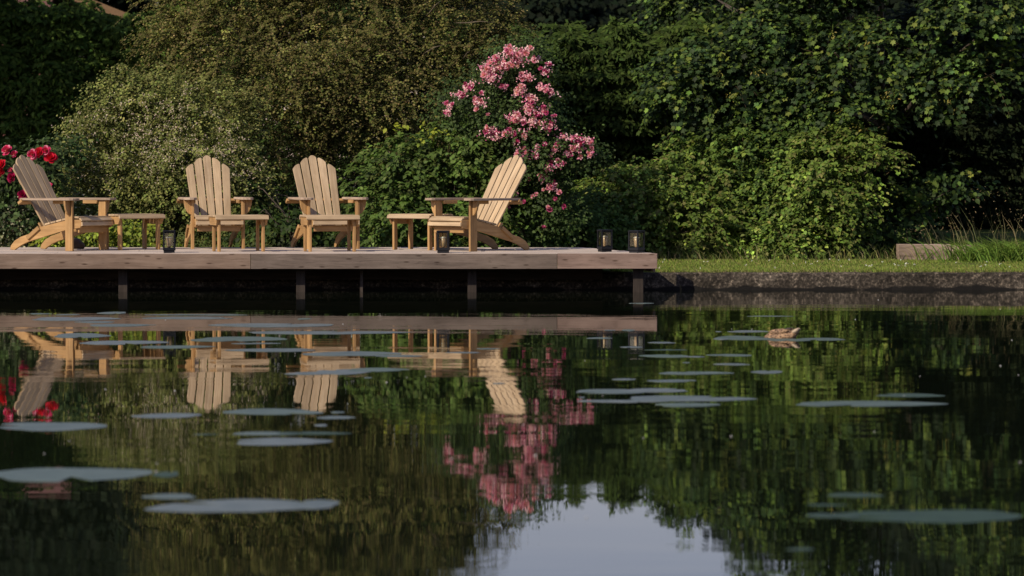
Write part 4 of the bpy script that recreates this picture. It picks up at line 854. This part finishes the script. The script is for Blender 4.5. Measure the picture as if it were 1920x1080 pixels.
def pad_mesh(rng, a, b):
    """leaf disc a x b half axes with notch, wavy rim, slight thickness"""
    n = 36; bm = bmesh.new(); top = []; ph = rng.uniform(0, 6.28, 4); na = rng.uniform(0, 6.28)
    ctr = bm.verts.new((0, 0, .0010))
    inner, outer, low = [], [], []
    for i in range(n):
        t = i*2*math.pi/n; w_ = 1+.09*math.sin(2*t+ph[0])+.07*math.sin(3*t+ph[1])+.035*math.sin(5*t+ph[3])+.02*math.sin(9*t+ph[2])
        dn = abs((t-na+math.pi) % (2*math.pi)-math.pi); w_ *= 1-.75*max(0, 1-dn/.16)
        x, y = a*w_*math.cos(t), b*w_*math.sin(t)
        rz = .0007
        inner.append(bm.verts.new((x*.6, y*.6, .0010))); outer.append(bm.verts.new((x, y, rz))); low.append(bm.verts.new((x*.995, y*.995, -.004)))
    for i in range(n):
        j = (i+1) % n
        bm.faces.new((ctr, inner[i], inner[j])); bm.faces.new((inner[i], outer[i], outer[j], inner[j])); bm.faces.new((outer[i], low[i], low[j], outer[j]))
    bm.faces.new(low[::-1])
    me = bm_mesh(bm, 'lily_pad'); return me
rng = np.random.default_rng(121); zz = 0
for x, y, hw, hh, lab in PADS:
    if not lab: continue
    c = on_plane(x, y, .004); D = c.y; A = hw*D/F; B = hh*D*D/(F*CAMZ)
    k = max(1, int(round(A/max(B*1.7, .17)))) if A > .16 else 1
    k = min(k, 4)
    for i in range(k):
        f = 0 if k == 1 else (i/(k-1)-.5)*2
        a = A/k*(1.28 if k > 1 else 1); cx = c.x+f*(A-a); bb = B*(rng.uniform(.72, 1.0) if k > 1 else 1)
        cy = c.y+(rng.uniform(-.35, .35)*B if k > 1 else 0); zz += 1
        o = link('lily_pad', pad_mesh(rng, a, max(bb, .025)), M_PADD if any(q in lab for q in ('dim ', 'dark green', 'sunken', 'faint', 'dull')) else M_PAD); o.location = (cx, cy, .0002+(zz % 4)*.0003); o.rotation_euler = (0, 0, 0)
        l = lab
        if k > 1: l = ('leftmost leaf' if i == 0 else 'rightmost leaf' if i == k-1 else ('middle leaf' if k == 3 else ('second leaf from left' if i == 1 else 'third leaf from left')))+' of the '+lab.replace('lily pad', 'lily pad group', 1).replace('group raft', 'raft')
        tag(o, l, 'lily pad', 'lily pads floating on the pond')
# floating petals and bubbles
n = 34; sp = []
while len(sp) < n:
    x, y = rng.uniform(0, 1920), 560+420*rng.random()**1.5
    if y < 590 and x < 1230: continue
    sp.append(on_plane(x, y, .002))
P = np.array(sp); bm = bmesh.new()
for p in P:
    s = rng.uniform(.0025, .005); bmesh.ops.create_icosphere(bm, subdivisions=1, radius=s, matrix=Matrix.Translation(p) @ Matrix.Diagonal((1.2, 1.2, .6, 1)))
o = link('floating_specks', bm_mesh(bm, 'floating_specks', True), plain('pale_fluff', (.5, .5, .47), .6)); tag(o, 'tiny pale seeds and bubbles floating over the pond', 'specks', kind='stuff')

# ------------------------------------------------------------------ duck
def duck():
    c = on_plane(1463, 633, 0); root = empty('duck', (c.x, c.y, 0), R(-22)); tag(root, 'brown mottled duck dabbling with its head under water and tail raised, among lily pads', 'duck')
    m, t, p, o = new_mat('duck_feathers'); v = coords(t, 'Object', (1, 1.4, 1.6))
    vo = N(t, 'ShaderNodeTexVoronoi'); vo.inputs['Scale'].default_value = 62; t.links.new(v, vo.inputs['Vector'])
    a = ramp(t, [(.12, (.03, .017, .01)), (.34, (.13, .075, .04)), (.62, (.36, .24, .14))]); t.links.new(vo.outputs['Distance'], a.inputs[0])
    b = noise(t, v, 11, 4); q = ramp(t, [(.35, (.55, .5, .48)), (.6, (1.15, 1.1, 1.05))]); t.links.new(b, q.inputs[0])
    t.links.new(mixc(t, 1., a.outputs[0], q.outputs[0], 'MULTIPLY'), p.inputs['Base Color']); p.inputs['Roughness'].default_value = .75; bump(t, p, vo.outputs['Distance'], .5, .003)
    # body from lofted rings: x from neck (left) to tail (right)
    def loft(rings, sides=18):
        bm = bmesh.new(); rr_ = []
        for x, z, ry, rz in rings: rr_.append([bm.verts.new((x, ry*math.cos(k*2*math.pi/sides), z+rz*math.sin(k*2*math.pi/sides))) for k in range(sides)])
        for a_, b_ in zip(rr_, rr_[1:]):
            for k in range(sides): bm.faces.new((a_[k], a_[(k+1) % sides], b_[(k+1) % sides], b_[k]))
        bm.faces.new(rr_[0][::-1]); bm.faces.new(rr_[-1]); bmesh.ops.recalc_face_normals(bm, faces=bm.faces); return bm
    body = loft([(-.235, -.13, .010, .010), (-.215, -.12, .022, .022), (-.185, -.105, .028, .03), (-.155, -.075, .024, .028), (-.13, -.045, .03, .036), (-.105, -.022, .045, .040), (-.075, -.008, .060, .046), (-.03, .002, .070, .052), (.02, .008, .068, .054), (.06, .010, .056, .046), (.09, .012, .046, .036), (.108, .022, .036, .028), (.124, .036, .026, .018), (.138, .048, .012, .008)])
    link('body', bm_mesh(body, 'body', True), m, root)
    pale = plain('pale_tail_feathers', (.36, .28, .19), .75); dark = plain('dark_wing_feathers', (.035, .025, .02), .6)
    for k, (dy, dz) in enumerate([(-.02, 0), (-.007, .004), (.007, .004), (.02, 0)]):
        slab(root, 'tail_feather', [(0, -.016), (.035, -.017), (.058, -.009), (.064, 0), (.058, .009), (.035, .017), (0, .016)], (.085, dy*.8, .034+dz), (.80, dy*7, .42), (0, .75, -.5 if dy > 0 else .5), .009, pale, 0)
    for s in (-1, 1):
        wb = loft([(-.07, .045, .004, .004), (-.045, .042, .018, .020), (.0, .043, .022, .024), (.045, .05, .015, .017), (.082, .062, .004, .004)], 12)
        o = link('wing', bm_mesh(wb, 'wing', True), m, root); o.location = (0, s*.045, -.004)
        tp = loft([(.035, .058, .006, .006), (.065, .066, .009, .007), (.098, .070, .002, .002)], 8)
        o2 = link('wing_tip', bm_mesh(tp, 'wing_tip', True), dark, root); o2.location = (0, s*.018, 0)
    bl = loft([(-.285, -.152, .010, .002), (-.26, -.142, .009, .004), (-.232, -.13, .008, .008)], 8); link('bill', bm_mesh(bl, 'bill', True), plain('bill', (.25, .15, .05), .4), root)
duck()
